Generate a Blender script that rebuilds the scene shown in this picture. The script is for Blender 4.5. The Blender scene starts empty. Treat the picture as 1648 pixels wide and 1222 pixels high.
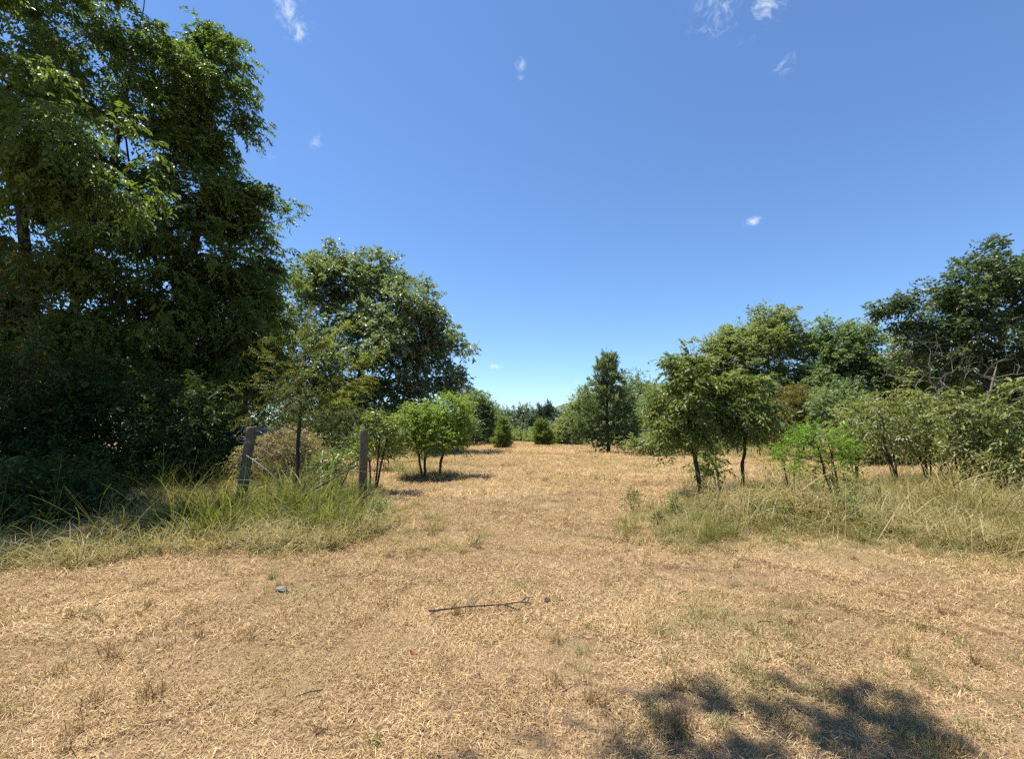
import bpy, math, random
import numpy as np

# ------------------------------------------------------------------ camera, sky, sun, exposure
S = bpy.context.scene
COL = S.collection
F, CX, CY, HOR, EYE = 720.0, 824.0, 611.0, 690.0, 1.6      # photograph: 1648 x 1222, horizon row 690
PITCH = math.atan((HOR - CY) / F)
cam_d = bpy.data.cameras.new('camera')
cam_d.sensor_fit = 'HORIZONTAL'; cam_d.sensor_width = 36.0; cam_d.lens = F / 1648 * 36
cam_d.clip_start = 0.05; cam_d.clip_end = 6000
cam = bpy.data.objects.new('camera', cam_d); COL.objects.link(cam)
cam.location = (0, 0, EYE); cam.rotation_euler = (math.pi / 2 + PITCH, 0, 0)
S.camera = cam

SUN_EL = math.radians(71)
SUN_H = np.array([-0.95, 0.312])                              # horizontal direction towards the sun (left, a little in front)
sun_vec = np.array([SUN_H[0] * math.cos(SUN_EL), SUN_H[1] * math.cos(SUN_EL), math.sin(SUN_EL)])
sun_d = bpy.data.lights.new('sun', 'SUN'); sun_d.energy = 5.0; sun_d.angle = math.radians(0.53); sun_d.color = (1.0, 0.95, 0.87)
sun = bpy.data.objects.new('sun', sun_d); COL.objects.link(sun)
from mathutils import Vector
sun.rotation_euler = Vector(tuple(sun_vec)).to_track_quat('Z', 'Y').to_euler()
sun.location = (-20, 15, 40)

W = bpy.data.worlds.new('World'); S.world = W; W.use_nodes = True
SKY_STRENGTH = 0.103
S.view_settings.view_transform = 'Standard'; S.view_settings.look = 'None'
S.view_settings.exposure = 1.0; S.view_settings.gamma = 1.0; S.view_settings.use_curve_mapping = False
S.render.film_transparent = False
c = S.cycles
c.max_bounces = 5; c.diffuse_bounces = 3; c.glossy_bounces = 1; c.transmission_bounces = 3; c.transparent_max_bounces = 2
c.use_light_tree = False
c.caustics_reflective = False; c.caustics_refractive = False
c.use_denoising = False
c.sample_clamp_indirect = 4.0

R = math.radians
COSP, SINP = math.cos(PITCH), math.sin(PITCH)
def ray(px, py):
    u, v = (px - CX) / F, (CY - py) / F
    return np.array([u, COSP - v * SINP, SINP + v * COSP])
def P(px, py, Y):                                            # photo pixel at depth Y metres -> world point
    d = ray(px, py); t = Y / d[1]
    return np.array([0, 0, EYE]) + d * t
def G(px, py):                                               # photo pixel -> point on flat ground
    d = ray(px, py); t = -EYE / d[2]
    return np.array([d[0] * t, d[1] * t, 0.0])
def gz(x, y):                                                # gentle unevenness of the field
    x = np.asarray(x, float); y = np.asarray(y, float)
    w = np.clip((np.hypot(x, y)) / 6, 0.25, 1.5)
    return (0.035 * np.sin(x * 0.7 + 1.3) * np.cos(y * 0.55 + .4) + 0.02 * np.sin(x * 1.9 + y * 1.3) + 0.012 * np.sin(y * 3.1 - x * 2.3)) * w

# ------------------------------------------------------------------ node helpers
def newmat(name):
    m = bpy.data.materials.new(name); m.use_nodes = True
    nt = m.node_tree; nt.nodes.clear()
    out = nt.nodes.new('ShaderNodeOutputMaterial')
    return m, nt, out
def nd(nt, typ, ins=None, **kw):
    n = nt.nodes.new(typ)
    for k, v in kw.items(): setattr(n, k, v)
    for k, v in (ins or {}).items():
        if hasattr(v, 'is_linked') or isinstance(v, bpy.types.NodeSocket): nt.links.new(v, n.inputs[k])
        else: n.inputs[k].default_value = v
    return n
def ramp(nt, fac, stops, interp='LINEAR'):
    r = nt.nodes.new('ShaderNodeValToRGB'); r.color_ramp.interpolation = interp
    el = r.color_ramp.elements
    while len(el) < len(stops): el.new(0.5)
    for e, (p, col) in zip(el, stops):
        e.position = p; e.color = (*col, 1) if len(col) == 3 else col
    nt.links.new(fac, r.inputs[0]); return r.outputs[0]
def mixc(nt, fac, a, b, mode='MIX'):
    n = nt.nodes.new('ShaderNodeMix'); n.data_type = 'RGBA'; n.blend_type = mode
    for sock, v in ((n.inputs[0], fac), (n.inputs[6], a), (n.inputs[7], b)):
        if isinstance(v, bpy.types.NodeSocket): nt.links.new(v, sock)
        else: sock.default_value = v if isinstance(v, float) else (*v, 1)
    return n.outputs[2]
def math_(nt, op, a, b=0.0, c_=0.0, clamp=False):
    n = nt.nodes.new('ShaderNodeMath'); n.operation = op; n.use_clamp = clamp
    for i, v in enumerate((a, b, c_)):
        if isinstance(v, bpy.types.NodeSocket): nt.links.new(v, n.inputs[i])
        else: n.inputs[i].default_value = v
    return n.outputs[0]
def noise(nt, vec, scale, detail=3, rough=0.55, dist=0.0):
    n = nd(nt, 'ShaderNodeTexNoise', {'Scale': scale, 'Detail': detail, 'Roughness': rough, 'Distortion': dist})
    nt.links.new(vec, n.inputs['Vector']); return n.outputs['Fac']

# ------------------------------------------------------------------ world: sky with a few small fair-weather wisps
def build_world():
    nt = W.node_tree; nt.nodes.clear()
    out = nd(nt, 'ShaderNodeOutputWorld')
    sky = nd(nt, 'ShaderNodeTexSky', sky_type='NISHITA', sun_disc=False)
    sky.sun_elevation = SUN_EL; sky.sun_rotation = math.atan2(SUN_H[0], SUN_H[1])
    sky.altitude = 200; sky.air_density = 1.0; sky.dust_density = 0.05; sky.ozone_density = 2.2
    tc = nd(nt, 'ShaderNodeTexCoord').outputs['Generated']
    wn = nd(nt, 'ShaderNodeVectorMath', {0: tc}, operation='NORMALIZE').outputs[0]
    n1 = noise(nt, wn, 42.0, 6, 0.68, 1.2)
    n2 = noise(nt, wn, 9.0, 2, 0.6, 0.0)
    # direction, half width (rad), strength, stretch axis none
    wisps = [(464, 14, .028, .95), (477, 42, .026, .95), (508, 228, .017, .7), (436, 255, .016, .4), (838, 104, .013, .85), (838, 126, .009, .7),
             (1150, 2, .050, .85), (1235, 2, .034, .95), (1207, 66, .020, .45), (1256, 105, .024, .55), (1209, 356, .021, 1.0),
             (797, 590, .018, 1.0), (843, 608, .010, .9), (928, 615, .012, .7), (834, 641, .014, .5)]
    total = None
    for px, py, w, s in wisps:
        d = ray(px, py); d = d / np.linalg.norm(d)
        low = py > 300
        # offset from the wisp's centre; low clouds lie flat, so height counts more
        df = nd(nt, 'ShaderNodeVectorMath', {0: wn, 1: tuple(d)}, operation='SUBTRACT').outputs[0]
        sc = nd(nt, 'ShaderNodeVectorMath', {0: df, 1: (1, 1, 2.4) if low else (1, 1, 1)}, operation='MULTIPLY').outputs[0]
        ln = nd(nt, 'ShaderNodeVectorMath', {0: sc}, operation='LENGTH').outputs['Value']
        m = nd(nt, 'ShaderNodeMapRange', {'Value': ln, 'From Min': 0.0, 'From Max': w * 1.25, 'To Min': s, 'To Max': 0.0}).outputs[0]
        total = m if total is None else math_(nt, 'MAXIMUM', total, m)
    shape = math_(nt, 'ADD', n1, math_(nt, 'MULTIPLY', n2, 0.4))
    v = math_(nt, 'ADD', total, math_(nt, 'MULTIPLY', math_(nt, 'SUBTRACT', shape, 0.72), 3.2))
    v = math_(nt, 'MULTIPLY', v, math_(nt, 'GREATER_THAN', total, 0.0001))
    fac = nd(nt, 'ShaderNodeMapRange', {'Value': v, 'From Min': 0.2, 'From Max': 1.6, 'To Min': 0.0, 'To Max': 0.62}, interpolation_type='SMOOTHSTEP').outputs[0]
    fac = math_(nt, 'MULTIPLY', fac, math_(nt, 'MULTIPLY', total, 1.8, clamp=True))
    tinted = mixc(nt, 1.0, sky.outputs[0], (0.65, 0.80, 0.96), 'MULTIPLY')   # clear deep-blue summer air
    colr = mixc(nt, fac, tinted, (5.6, 5.8, 6.0))
    bg = nd(nt, 'ShaderNodeBackground', {'Color': colr, 'Strength': SKY_STRENGTH})
    nt.links.new(bg.outputs[0], out.inputs[0])
build_world()
W.cycles.sampling_method = 'MANUAL'; W.cycles.sample_map_resolution = 256

# ------------------------------------------------------------------ materials
def leaf_mat(name, dark, light, rare=(0.30, 0.22, 0.04), rare_amt=0.03, transl=0.38, rough=0.42, spec=0.35):
    m, nt, out = newmat(name)
    at = nd(nt, 'ShaderNodeAttribute', attribute_name='tint').outputs['Fac']
    pos = nd(nt, 'ShaderNodeNewGeometry').outputs['Position']
    big = noise(nt, pos, 0.55, 2)
    f = math_(nt, 'ADD', math_(nt, 'MULTIPLY', at, 0.75), math_(nt, 'MULTIPLY', math_(nt, 'SUBTRACT', big, 0.35), 0.8), clamp=True)
    colr = mixc(nt, f, dark, light)
    ra = nd(nt, 'ShaderNodeAttribute', attribute_name='rare').outputs['Fac']
    colr = mixc(nt, math_(nt, 'GREATER_THAN', ra, 1.0 - rare_amt), colr, rare)
    bs = nd(nt, 'ShaderNodeBsdfPrincipled', {'Base Color': colr, 'Roughness': rough, 'Specular IOR Level': spec})
    tr_c = mixc(nt, 1.0, colr, (1.3, 1.5, 0.65), 'MULTIPLY')
    tr = nd(nt, 'ShaderNodeBsdfTranslucent', {'Color': tr_c})
    mx = nd(nt, 'ShaderNodeMixShader', {0: transl, 1: bs.outputs[0], 2: tr.outputs[0]})
    nt.links.new(mx.outputs[0], out.inputs[0]); return m
def bark_mat(name, c1, c2, scale=9.0):
    m, nt, out = newmat(name)
    pos = nd(nt, 'ShaderNodeTexCoord').outputs['Object']
    st = nd(nt, 'ShaderNodeMapping', {'Vector': pos, 'Scale': (1, 1, 0.22)}).outputs[0]
    n = noise(nt, st, scale * 3, 5, 0.65)
    colr = ramp(nt, n, [(0.3, c1), (0.7, c2)])
    bp = nd(nt, 'ShaderNodeBump', {'Height': n, 'Strength': 0.6, 'Distance': 0.02})
    bs = nd(nt, 'ShaderNodeBsdfPrincipled', {'Base Color': colr, 'Roughness': 0.9, 'Specular IOR Level': 0.2, 'Normal': bp.outputs[0]})
    nt.links.new(bs.outputs[0], out.inputs[0]); return m
def blade_mat(name, stops, patch=None, patch_scale=0.5, transl=0.3, rough=0.55, pmax=.75):
    """grass blade: colour by blade (tint), by clump (object random) and by patches of the field"""
    m, nt, out = newmat(name)
    at = nd(nt, 'ShaderNodeAttribute', attribute_name='tint').outputs['Fac']
    rnd = nd(nt, 'ShaderNodeObjectInfo').outputs['Random']
    pos = nd(nt, 'ShaderNodeNewGeometry').outputs['Position']
    f = math_(nt, 'ADD', math_(nt, 'MULTIPLY', at, 0.72), math_(nt, 'MULTIPLY', rnd, 0.28))
    colr = ramp(nt, f, stops)
    if patch:
        pn = noise(nt, pos, patch_scale, 4, 0.6)
        pf = nd(nt, 'ShaderNodeMapRange', {'Value': pn, 'From Min': 0.5, 'From Max': 0.68, 'To Min': 0.0, 'To Max': pmax}).outputs[0]
        colr = mixc(nt, math_(nt, 'MULTIPLY', pf, math_(nt, 'ADD', rnd, 0.2)), colr, patch)
    bs = nd(nt, 'ShaderNodeBsdfPrincipled', {'Base Color': colr, 'Roughness': rough, 'Specular IOR Level': 0.25})
    tr = nd(nt, 'ShaderNodeBsdfTranslucent', {'Color': mixc(nt, 1.0, colr, (1.25, 1.2, 0.75), 'MULTIPLY')})
    mx = nd(nt, 'ShaderNodeMixShader', {0: transl, 1: bs.outputs[0], 2: tr.outputs[0]})
    nt.links.new(mx.outputs[0], out.inputs[0]); return m
def plain_mat(name, c1, c2, scale=20, rough=0.7, metallic=0.0, spec=0.3):
    m, nt, out = newmat(name)
    pos = nd(nt, 'ShaderNodeTexCoord').outputs['Object']
    n = noise(nt, pos, scale, 5, 0.6)
    bs = nd(nt, 'ShaderNodeBsdfPrincipled', {'Base Color': ramp(nt, n, [(0.3, c1), (0.7, c2)]), 'Roughness': rough, 'Metallic': metallic, 'Specular IOR Level': spec})
    nt.links.new(bs.outputs[0], out.inputs[0]); return m

M = {
 'elm':    leaf_mat('leaf_elm', (0.055, 0.088, 0.022), (0.170, 0.215, 0.050), rare=(0.24, 0.22, 0.05), rare_amt=.006, spec=.25, rough=.48, transl=.45),
 'oak':    leaf_mat('leaf_oak', (0.105, 0.138, 0.068), (0.225, 0.262, 0.138), rare_amt=.01, spec=.5),
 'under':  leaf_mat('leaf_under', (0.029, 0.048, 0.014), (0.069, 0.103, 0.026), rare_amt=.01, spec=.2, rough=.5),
 'vine':   leaf_mat('leaf_vine', (0.045, 0.065, 0.018), (0.110, 0.130, 0.034), rare=(0.33, 0.19, 0.03), rare_amt=.06),
 'mimosa': leaf_mat('leaf_mimosa', (0.065, 0.075, 0.016), (0.170, 0.175, 0.034), rare=(0.24, 0.15, 0.04), rare_amt=.08),
 'frond': leaf_mat('leaf_frond', (0.150, 0.165, 0.030), (0.300, 0.310, 0.065), rare=(0.32, 0.22, 0.06), rare_amt=.08, transl=.42),
 'bright': leaf_mat('leaf_bright', (0.125, 0.180, 0.034), (0.245, 0.310, 0.062), rare_amt=.01, spec=.3, transl=.45),
 'poke':   leaf_mat('leaf_poke', (0.110, 0.150, 0.040), (0.220, 0.250, 0.080), rare=(0.35, 0.28, 0.05), rare_amt=.05, spec=.6, rough=.35),
 'dead':   leaf_mat('leaf_dead', (0.165, 0.108, 0.066), (0.400, 0.330, 0.190), rare=(0.46, 0.42, 0.26), rare_amt=.15, transl=.25, rough=.8, spec=.1),
 'cedar':  leaf_mat('leaf_cedar', (0.105, 0.135, 0.068), (0.220, 0.260, 0.125), rare_amt=.005, transl=.4, rough=.7, spec=.15),
 'cedar_y': leaf_mat('leaf_cedar_young', (0.115, 0.155, 0.045), (0.235, 0.280, 0.080), rare_amt=.01, transl=.35, rough=.7, spec=.15),
 'pecan':  leaf_mat('leaf_pecan', (0.080, 0.108, 0.028), (0.215, 0.250, 0.070), rare=(0.30, 0.24, 0.04), rare_amt=.03, spec=.4, rough=.45),
 'hedge':  leaf_mat('leaf_hedge', (0.140, 0.165, 0.065), (0.300, 0.320, 0.140), rare_amt=.02, spec=.3, transl=.45),
 'hedge_b': leaf_mat('leaf_hedge_blue', (0.105, 0.145, 0.068), (0.235, 0.285, 0.140), rare_amt=.005, spec=.3, transl=.45),
 'olive':  leaf_mat('leaf_olive', (0.095, 0.112, 0.036), (0.240, 0.250, 0.090), rare=(0.38, 0.33, 0.11), rare_amt=.12, spec=.35, rough=.45),
 'brownish': leaf_mat('leaf_brownish', (0.095, 0.090, 0.030), (0.170, 0.160, 0.050), rare=(0.24, 0.13, 0.05), rare_amt=.2, spec=.2),
 'locust': leaf_mat('leaf_locust', (0.105, 0.175, 0.022), (0.220, 0.320, 0.048), rare_amt=.005, transl=.48),
 'jdark':  leaf_mat('leaf_dark_oak', (0.043, 0.068, 0.027), (0.115, 0.149, 0.057), rare_amt=.01, spec=.5),
 'far':    leaf_mat('leaf_far', (0.060, 0.085, 0.045), (0.125, 0.155, 0.080), rare_amt=.005, transl=.25),
 'far_d':  leaf_mat('leaf_far_dark', (0.036, 0.056, 0.036), (0.075, 0.100, 0.062), rare_amt=.0, transl=.2),
 'bark':   bark_mat('bark_brown', (0.022, 0.018, 0.014), (0.070, 0.057, 0.045)),
 'bark_g': bark_mat('bark_grey', (0.09, 0.08, 0.07), (0.20, 0.185, 0.165)),
 'post':   bark_mat('weathered_post', (0.065, 0.050, 0.034), (0.185, 0.145, 0.100), 12),
 'board':  bark_mat('weathered_board', (0.13, 0.13, 0.14), (0.30, 0.29, 0.29), 6),
 'wire':   plain_mat('galvanised_wire', (0.20, 0.20, 0.20), (0.34, 0.33, 0.32), 40, .55, .5),
 'rust':   plain_mat('rusty_iron', (0.045, 0.030, 0.024), (0.12, 0.075, 0.05), 30, .8, .2),
 'stone':  plain_mat('grey_stone', (0.11, 0.108, 0.10), (0.20, 0.195, 0.18), 25, .85),
 'white':  plain_mat('white_sheet', (0.60, 0.60, 0.63), (0.80, 0.80, 0.82), 6, .5),
 'wall':   plain_mat('pale_siding', (0.66, 0.64, 0.60), (0.76, 0.74, 0.70), 3, .8),
 'roof':   plain_mat('grey_shingle', (0.22, 0.21, 0.20), (0.36, 0.34, 0.32), 6, .9),
 'glass':  plain_mat('dark_glass', (0.03, 0.035, 0.04), (0.05, 0.055, 0.06), 6, .1, 0, .6),
 'redleaf': plain_mat('red_leaf', (0.16, 0.035, 0.02), (0.28, 0.08, 0.04), 40, .6),
}
STRAW = [(0.0, (0.070, 0.046, 0.026)), (0.2, (0.225, 0.147, 0.074)), (0.48, (0.470, 0.320, 0.158)), (0.8, (0.620, 0.455, 0.232)), (1.0, (0.780, 0.635, 0.405))]
M['straw'] = blade_mat('straw', STRAW, patch=(0.25, 0.215, 0.085), patch_scale=0.8, transl=.25)
M['stub_green'] = blade_mat('stubble_green', [(0, (0.15, 0.155, 0.06)), (.6, (0.27, 0.255, 0.105)), (1, (0.42, 0.35, 0.16))], transl=.35)
M['tall_green'] = blade_mat('tall_grass_green', [(0, (0.055, 0.080, 0.014)), (.45, (0.125, 0.155, 0.026)), (.78, (0.215, 0.225, 0.050)), (.93, (0.33, 0.30, 0.10)), (1, (0.50, 0.42, 0.20))], patch=(0.27, 0.245, 0.080), patch_scale=0.9, transl=.45, pmax=.45)
M['tall_dry'] = blade_mat('tall_grass_dry', [(0, (0.095, 0.100, 0.034)), (.28, (0.215, 0.195, 0.075)), (.6, (0.370, 0.305, 0.135)), (1, (0.600, 0.490, 0.260))], patch=(0.150, 0.165, 0.060), patch_scale=0.7, pmax=.55, transl=.35)

M['brown'] = blade_mat('brown_grass', [(0, (0.10, 0.060, 0.028)), (.5, (0.25, 0.165, 0.075)), (1, (0.44, 0.32, 0.16))], transl=.25)

# ------------------------------------------------------------------ mesh helpers
def mesh_np(name, verts, tris=None, quads=None, mat=None, attrs=None, smooth=False):
    me = bpy.data.meshes.new(name)
    verts = np.asarray(verts, np.float32)
    me.vertices.add(len(verts)); me.vertices.foreach_set('co', verts.ravel())
    nt_ = 0 if tris is None else len(tris); nq = 0 if quads is None else len(quads)
    idx = np.concatenate([np.asarray(a, np.int32).ravel() for a in (tris, quads) if a is not None and len(a)])
    me.loops.add(len(idx)); me.loops.foreach_set('vertex_index', idx)
    me.polygons.add(nt_ + nq)
    starts = np.concatenate([np.arange(nt_) * 3, nt_ * 3 + np.arange(nq) * 4]).astype(np.int32)
    me.polygons.foreach_set('loop_start', starts)
    if smooth: me.polygons.foreach_set('use_smooth', np.ones(nt_ + nq, bool))
    for k, v in (attrs or {}).items():
        a = me.attributes.new(k, 'FLOAT', 'POINT'); a.data.foreach_set('value', np.asarray(v, np.float32))
    me.update(calc_edges=True); me.validate()
    if mat: me.materials.append(mat)
    return me
def link(name, me, parent=None, loc=None):
    o = bpy.data.objects.new(name, me); COL.objects.link(o)
    if parent: o.parent = parent
    if loc is not None: o.location = tuple(loc)
    return o
def tag(o, label=None, cat=None, group=None, kind=None):
    for k, v in (('label', label), ('category', cat), ('group', group), ('kind', kind)):
        if v: o[k] = v
    return o
def unit(v): return v / np.maximum(np.linalg.norm(v, axis=-1, keepdims=True), 1e-9)

class Tubes:
    """tapered tubes along polylines, collected in one mesh"""
    def __init__(s): s.v, s.q, s.n = [], [], 0
    def add(s, pts, rad, sides=6, cap=True):
        pts = np.asarray(pts, float); rad = np.broadcast_to(np.asarray(rad, float), (len(pts),)).copy()
        if cap:
            pts = np.vstack([pts, pts[-1] + unit(pts[-1] - pts[-2]) * rad[-1] * .3]); rad = np.append(rad, rad[-1] * 0.05)
        t = unit(np.gradient(pts, axis=0))
        ref = np.array([0.31, 0.17, 0.93]) if abs(unit(pts[-1] - pts[0])[2]) < .85 else np.array([0.93, 0.2, 0.1])
        a = unit(np.cross(t, ref)); b = np.cross(t, a)
        th = np.linspace(0, 2 * math.pi, sides, endpoint=False)
        ring = a[:, None] * np.cos(th)[None, :, None] + b[:, None] * np.sin(th)[None, :, None]
        v = pts[:, None] + ring * rad[:, None, None]
        m = len(pts); i = np.arange(m - 1)[:, None] * sides; j = np.arange(sides)[None]; k = (j + 1) % sides
        q = np.stack([i + j, i + k, i + sides + k, i + sides + j], -1).reshape(-1, 4) + s.n
        s.v.append(v.reshape(-1, 3)); s.q.append(q); s.n += m * sides
    def mesh(s, name, mat): return mesh_np(name, np.vstack(s.v), quads=np.vstack(s.q), mat=mat, smooth=True)

def skeleton(rng, trunks, clumps, r_base, r_tip, bow=0.18, sides=9, tubes=None, wob=.022):
    """grow limbs from the trunk line(s) to each leaf clump; returns Tubes"""
    pts, par, chains = [], [], []
    for tr in trunks:
        ids = []
        for k, p in enumerate(tr):
            par.append(ids[-1] if ids else -1); pts.append(p); ids.append(len(pts) - 1)
        chains.append(ids)
    ntr = len(chains)
    root = trunks[0][0]
    order = np.argsort(np.linalg.norm(clumps - trunks[0][-1] * [.6, .6, .6], axis=1))
    arr = np.array(pts)
    h0 = trunks[0][0][2] + .28 * (trunks[0][-1][2] - trunks[0][0][2])
    for ci in order:
        c_ = clumps[ci]
        d = np.linalg.norm(arr - c_, axis=1)
        cost = d + 0.9 * np.maximum(0, arr[:, 2] - c_[2] + .25 * d) + np.where(arr[:, 2] < h0, 1.0, 0) * d * .5
        p = int(np.argmin(cost)); a = arr[p]; L = d[p]
        n = 2 if L < .5 else (3 if L < 1.5 else 5)
        mid = (a + c_) / 2 + np.array([0, 0, bow * L]) + rng.normal(0, .08, 3) * L
        ids = [p]; new = []
        for k in range(1, n + 1):
            t = k / n
            q = (1 - t) ** 2 * a + 2 * t * (1 - t) * mid + t * t * c_
            if k < n: q = q + rng.normal(0, wob, 3) * L
            par.append(ids[-1]); new.append(q); ids.append(len(arr) + len(new) - 1)
        arr = np.vstack([arr, new]); chains.append(ids)
    N = len(arr); w = np.zeros(N)
    ends = {ch[-1] for ch in chains}
    for e in ends: w[e] += 1
    for i in range(N - 1, -1, -1):
        if par[i] >= 0: w[par[i]] += w[i]
    w = np.maximum(w, 1)
    rad = r_tip + (r_base - r_tip) * (w / w.max()) ** 0.8
    rad = np.maximum(rad, r_tip)
    T = tubes or Tubes()
    for k, ch in enumerate(chains):
        r = rad[ch].copy()
        if k < ntr:
            T.add(arr[ch], r * np.where(np.arange(len(ch)) == 0, 1.25, 1), sides)
        else:
            r[0] = min(r[0], r[1] * 1.3)
            T.add(arr[ch], r, 6 if r[0] > .05 else (4 if r[0] > .012 else 3), cap=False)
    return T

def leaves(rng, C, outw, sp):
    """sprays of leaves round clump centres; sp: n sprays per clump, rc spread, L twig length, k leaves per twig, l/w leaf size, droop, up, flat"""
    n, k = sp['n'], sp['k']
    cnt = rng.poisson(n, len(C)) if n > 4 else np.full(len(C), n)
    cid = np.repeat(np.arange(len(C)), cnt); N = len(cid)
    off = unit(rng.normal(0, 1, (N, 3))) * (rng.uniform(0, 1, (N, 1)) ** .5) * 1.65 * sp['rc'] * np.array([1, 1, sp.get('flat', .75)]) * rng.uniform(.7, 1.3, (len(C), 1))[cid]
    O = C[cid] + off
    D = unit(outw[cid] * sp.get('out', .6) + unit(off) * .5 + rng.normal(0, .55, (N, 3)) + np.array([0, 0, sp.get('up', .15)]))
    L = sp['L'] * rng.uniform(.6, 1.3, N)
    side = unit(np.cross(D, unit(np.array([0, 0, 1.0]) + rng.normal(0, .35, (N, 3)))))
    t = (np.arange(k) + .8) / k
    pos = O[:, None] + D[:, None] * (L[:, None] * t)[..., None] - np.array([0, 0, 1.0]) * (sp.get('droop', .2) * L[:, None] * t ** 2)[..., None]
    sgn = np.where(np.arange(k) % 2 == 0, 1, -1)[None, :, None]
    ld = D[:, None] * sp.get('fwd', .55) + side[:, None] * sgn * .8 + rng.normal(0, sp.get('jit', .28), (N, k, 3)) - np.array([0, 0, sp.get('ldroop', .25)])
    ld = unit(ld).reshape(-1, 3); pos = pos.reshape(-1, 3); Q = len(pos)
    nn = unit(np.array([0, 0, sp.get('nup', .8)]) + rng.normal(0, .55, (Q, 3)))
    s = unit(np.cross(ld, nn)); nn = np.cross(s, ld)
    l = (sp['l'] * rng.uniform(.65, 1.25, Q))[:, None]; w = l * (sp['w'] / sp['l'])
    v = np.empty((Q, 4, 3))
    v[:, 0] = pos; v[:, 1] = pos + ld * l * .45 + s * w * .5 + nn * w * .16
    v[:, 2] = pos + ld * l - nn * l * .14; v[:, 3] = pos + ld * l * .45 - s * w * .5 + nn * w * .16
    b = np.arange(Q)[:, None] * 4
    tris = np.concatenate([b + np.array([[0, 1, 2]]), b + np.array([[0, 2, 3]])])
    cl = rng.uniform(0, 1, len(C))[cid]
    tint = np.clip(np.repeat(cl, k) * .45 + rng.uniform(0, 1, Q) * .55, 0, 1)
    return v.reshape(-1, 3), tris, np.repeat(tint, 4), np.repeat(rng.uniform(0, 1, Q), 4)

def lob(px, py, Y, rx, ry, depth=None):
    """crown lobe seen at a photo pixel, at depth Y, half-sizes in photo pixels"""
    c_ = P(px, py, Y); k = Y / F
    return (*c_, rx * k, (depth if depth else min(rx, ry * 1.3) * k), ry * k)
def in_lobes(rng, lobes, n, shell=.5, bough=None):
    lobes = np.array(lobes, float)
    if bough:                                               # leafy boughs with gaps between them, clumps inside each
        nb, rb, fl, fill = (*bough, .4)[:4]
        bc, bd = in_lobes(rng, lobes, nb, max(shell, .45))
        pick = rng.integers(0, nb, n)
        sz = rng.uniform(.65, 1.25, nb)[pick][:, None]
        o = unit(rng.normal(0, 1, (n, 3))) * rng.uniform(0, 1, (n, 1)) ** .5 * np.array([rb, rb, rb * fl]) * sz
        o[:, 2] -= .25 * fl * np.hypot(o[:, 0], o[:, 1]) ** 2 / rb   # tips hang
        pts, dd = bc[pick] + o, unit(bd[pick] + unit(o) * .6)
        m = int(n * fill); p2, d2 = in_lobes(rng, lobes, m, shell); pts[:m] = p2; dd[:m] = d2
        return pts, dd
    vol = np.prod(lobes[:, 3:], axis=1) ** .72; vol /= vol.sum()
    pick = rng.choice(len(lobes), n, p=vol)
    d = unit(rng.normal(0, 1, (n, 3)))
    r = shell + (1 - shell) * rng.uniform(0, 1, n) ** .6
    inner = rng.uniform(0, 1, n) < .18
    r = np.where(inner, rng.uniform(.1, .8, n), r)
    pts = lobes[pick, :3] + d * lobes[pick, 3:] * r[:, None]
    return pts, d

_seed = [11]
def tree(name, label, cat, base, lobes, nclump, spray, leafm, barkm='bark', r_base=.15, r_tip=.006, trunk_h=.72, stems=1, spread=.15, group=None,
         top=None, shell=.5, extra=None, crown='crown', trunk='trunk', bow=.18, sides=9, minz=.12, leafless=False, lean=(0, 0), bough=None):
    _seed[0] += 1; rng = np.random.default_rng(_seed[0] * 7 + 3)
    bx_, by_ = base; b = np.array([bx_, by_, float(gz(bx_, by_))])
    L = np.array(lobes, float); L[:, :3] -= b
    C, D = in_lobes(rng, L, nclump, shell, bough)
    if extra is not None:                                   # long straight shoots: (start, end, number)
        for a, e, m in extra:
            t = np.linspace(.25, 1, m)[:, None]; a = np.asarray(a) - b; e = np.asarray(e) - b
            C = np.vstack([C, a + (e - a) * t + rng.normal(0, .03, (m, 3))]); D = np.vstack([D, np.tile(unit(e - a), (m, 1))])
    C[:, 2] = np.maximum(C[:, 2], minz + rng.uniform(0, .15, len(C)))
    ctr = np.average(L[:, :3], axis=0, weights=np.prod(L[:, 3:], axis=1))
    zt = (L[:, 2] + L[:, 5]).max() * trunk_h
    if top is None: top = np.array([ctr[0] * .8, ctr[1] * .8, zt])
    else: top = np.asarray(top) - b
    trunks = []
    for s_ in range(stems):
        ang = 2 * math.pi * s_ / stems + rng.uniform(0, 1)
        dv = np.array([math.cos(ang), math.sin(ang), 0]) * (spread * zt if stems > 1 else 0)
        n = 9; t = np.linspace(0, 1, n)[:, None]
        e = top + dv + np.array([0, 0, rng.uniform(-.15, .05) * zt if s_ else 0])
        p = np.array([dv[0] * .12, dv[1] * .12, -.12]) * (1 - t) + e * t
        p[:, :2] += (np.array(lean) * zt)[None] * (t * (1 - t) * 2)
        wobble = rng.normal(0, .018 * zt, (n, 3)); wobble[0] = 0; wobble[:, 2] *= .2
        trunks.append(p + np.cumsum(wobble, axis=0) * .5)
    root = bpy.data.objects.new(name, None); COL.objects.link(root); root.location = tuple(b)
    root.empty_display_size = .2
    tag(root, label, cat, group)
    T = skeleton(rng, trunks, C, r_base, r_tip, bow=bow, sides=sides)
    link(trunk, T.mesh(trunk, M[barkm]), root)
    if not leafless:
        out = unit(unit(C - ctr) + D * .6)
        v, f, ti, ra = leaves(rng, C, out, spray)
        keep = None
        v[:, 2] = np.maximum(v[:, 2], .01)
        o = link(crown, mesh_np(crown, v, tris=f, mat=M[leafm], attrs={'tint': ti, 'rare': ra}), root)
        o['kind'] = 'stuff'
    return root

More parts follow.
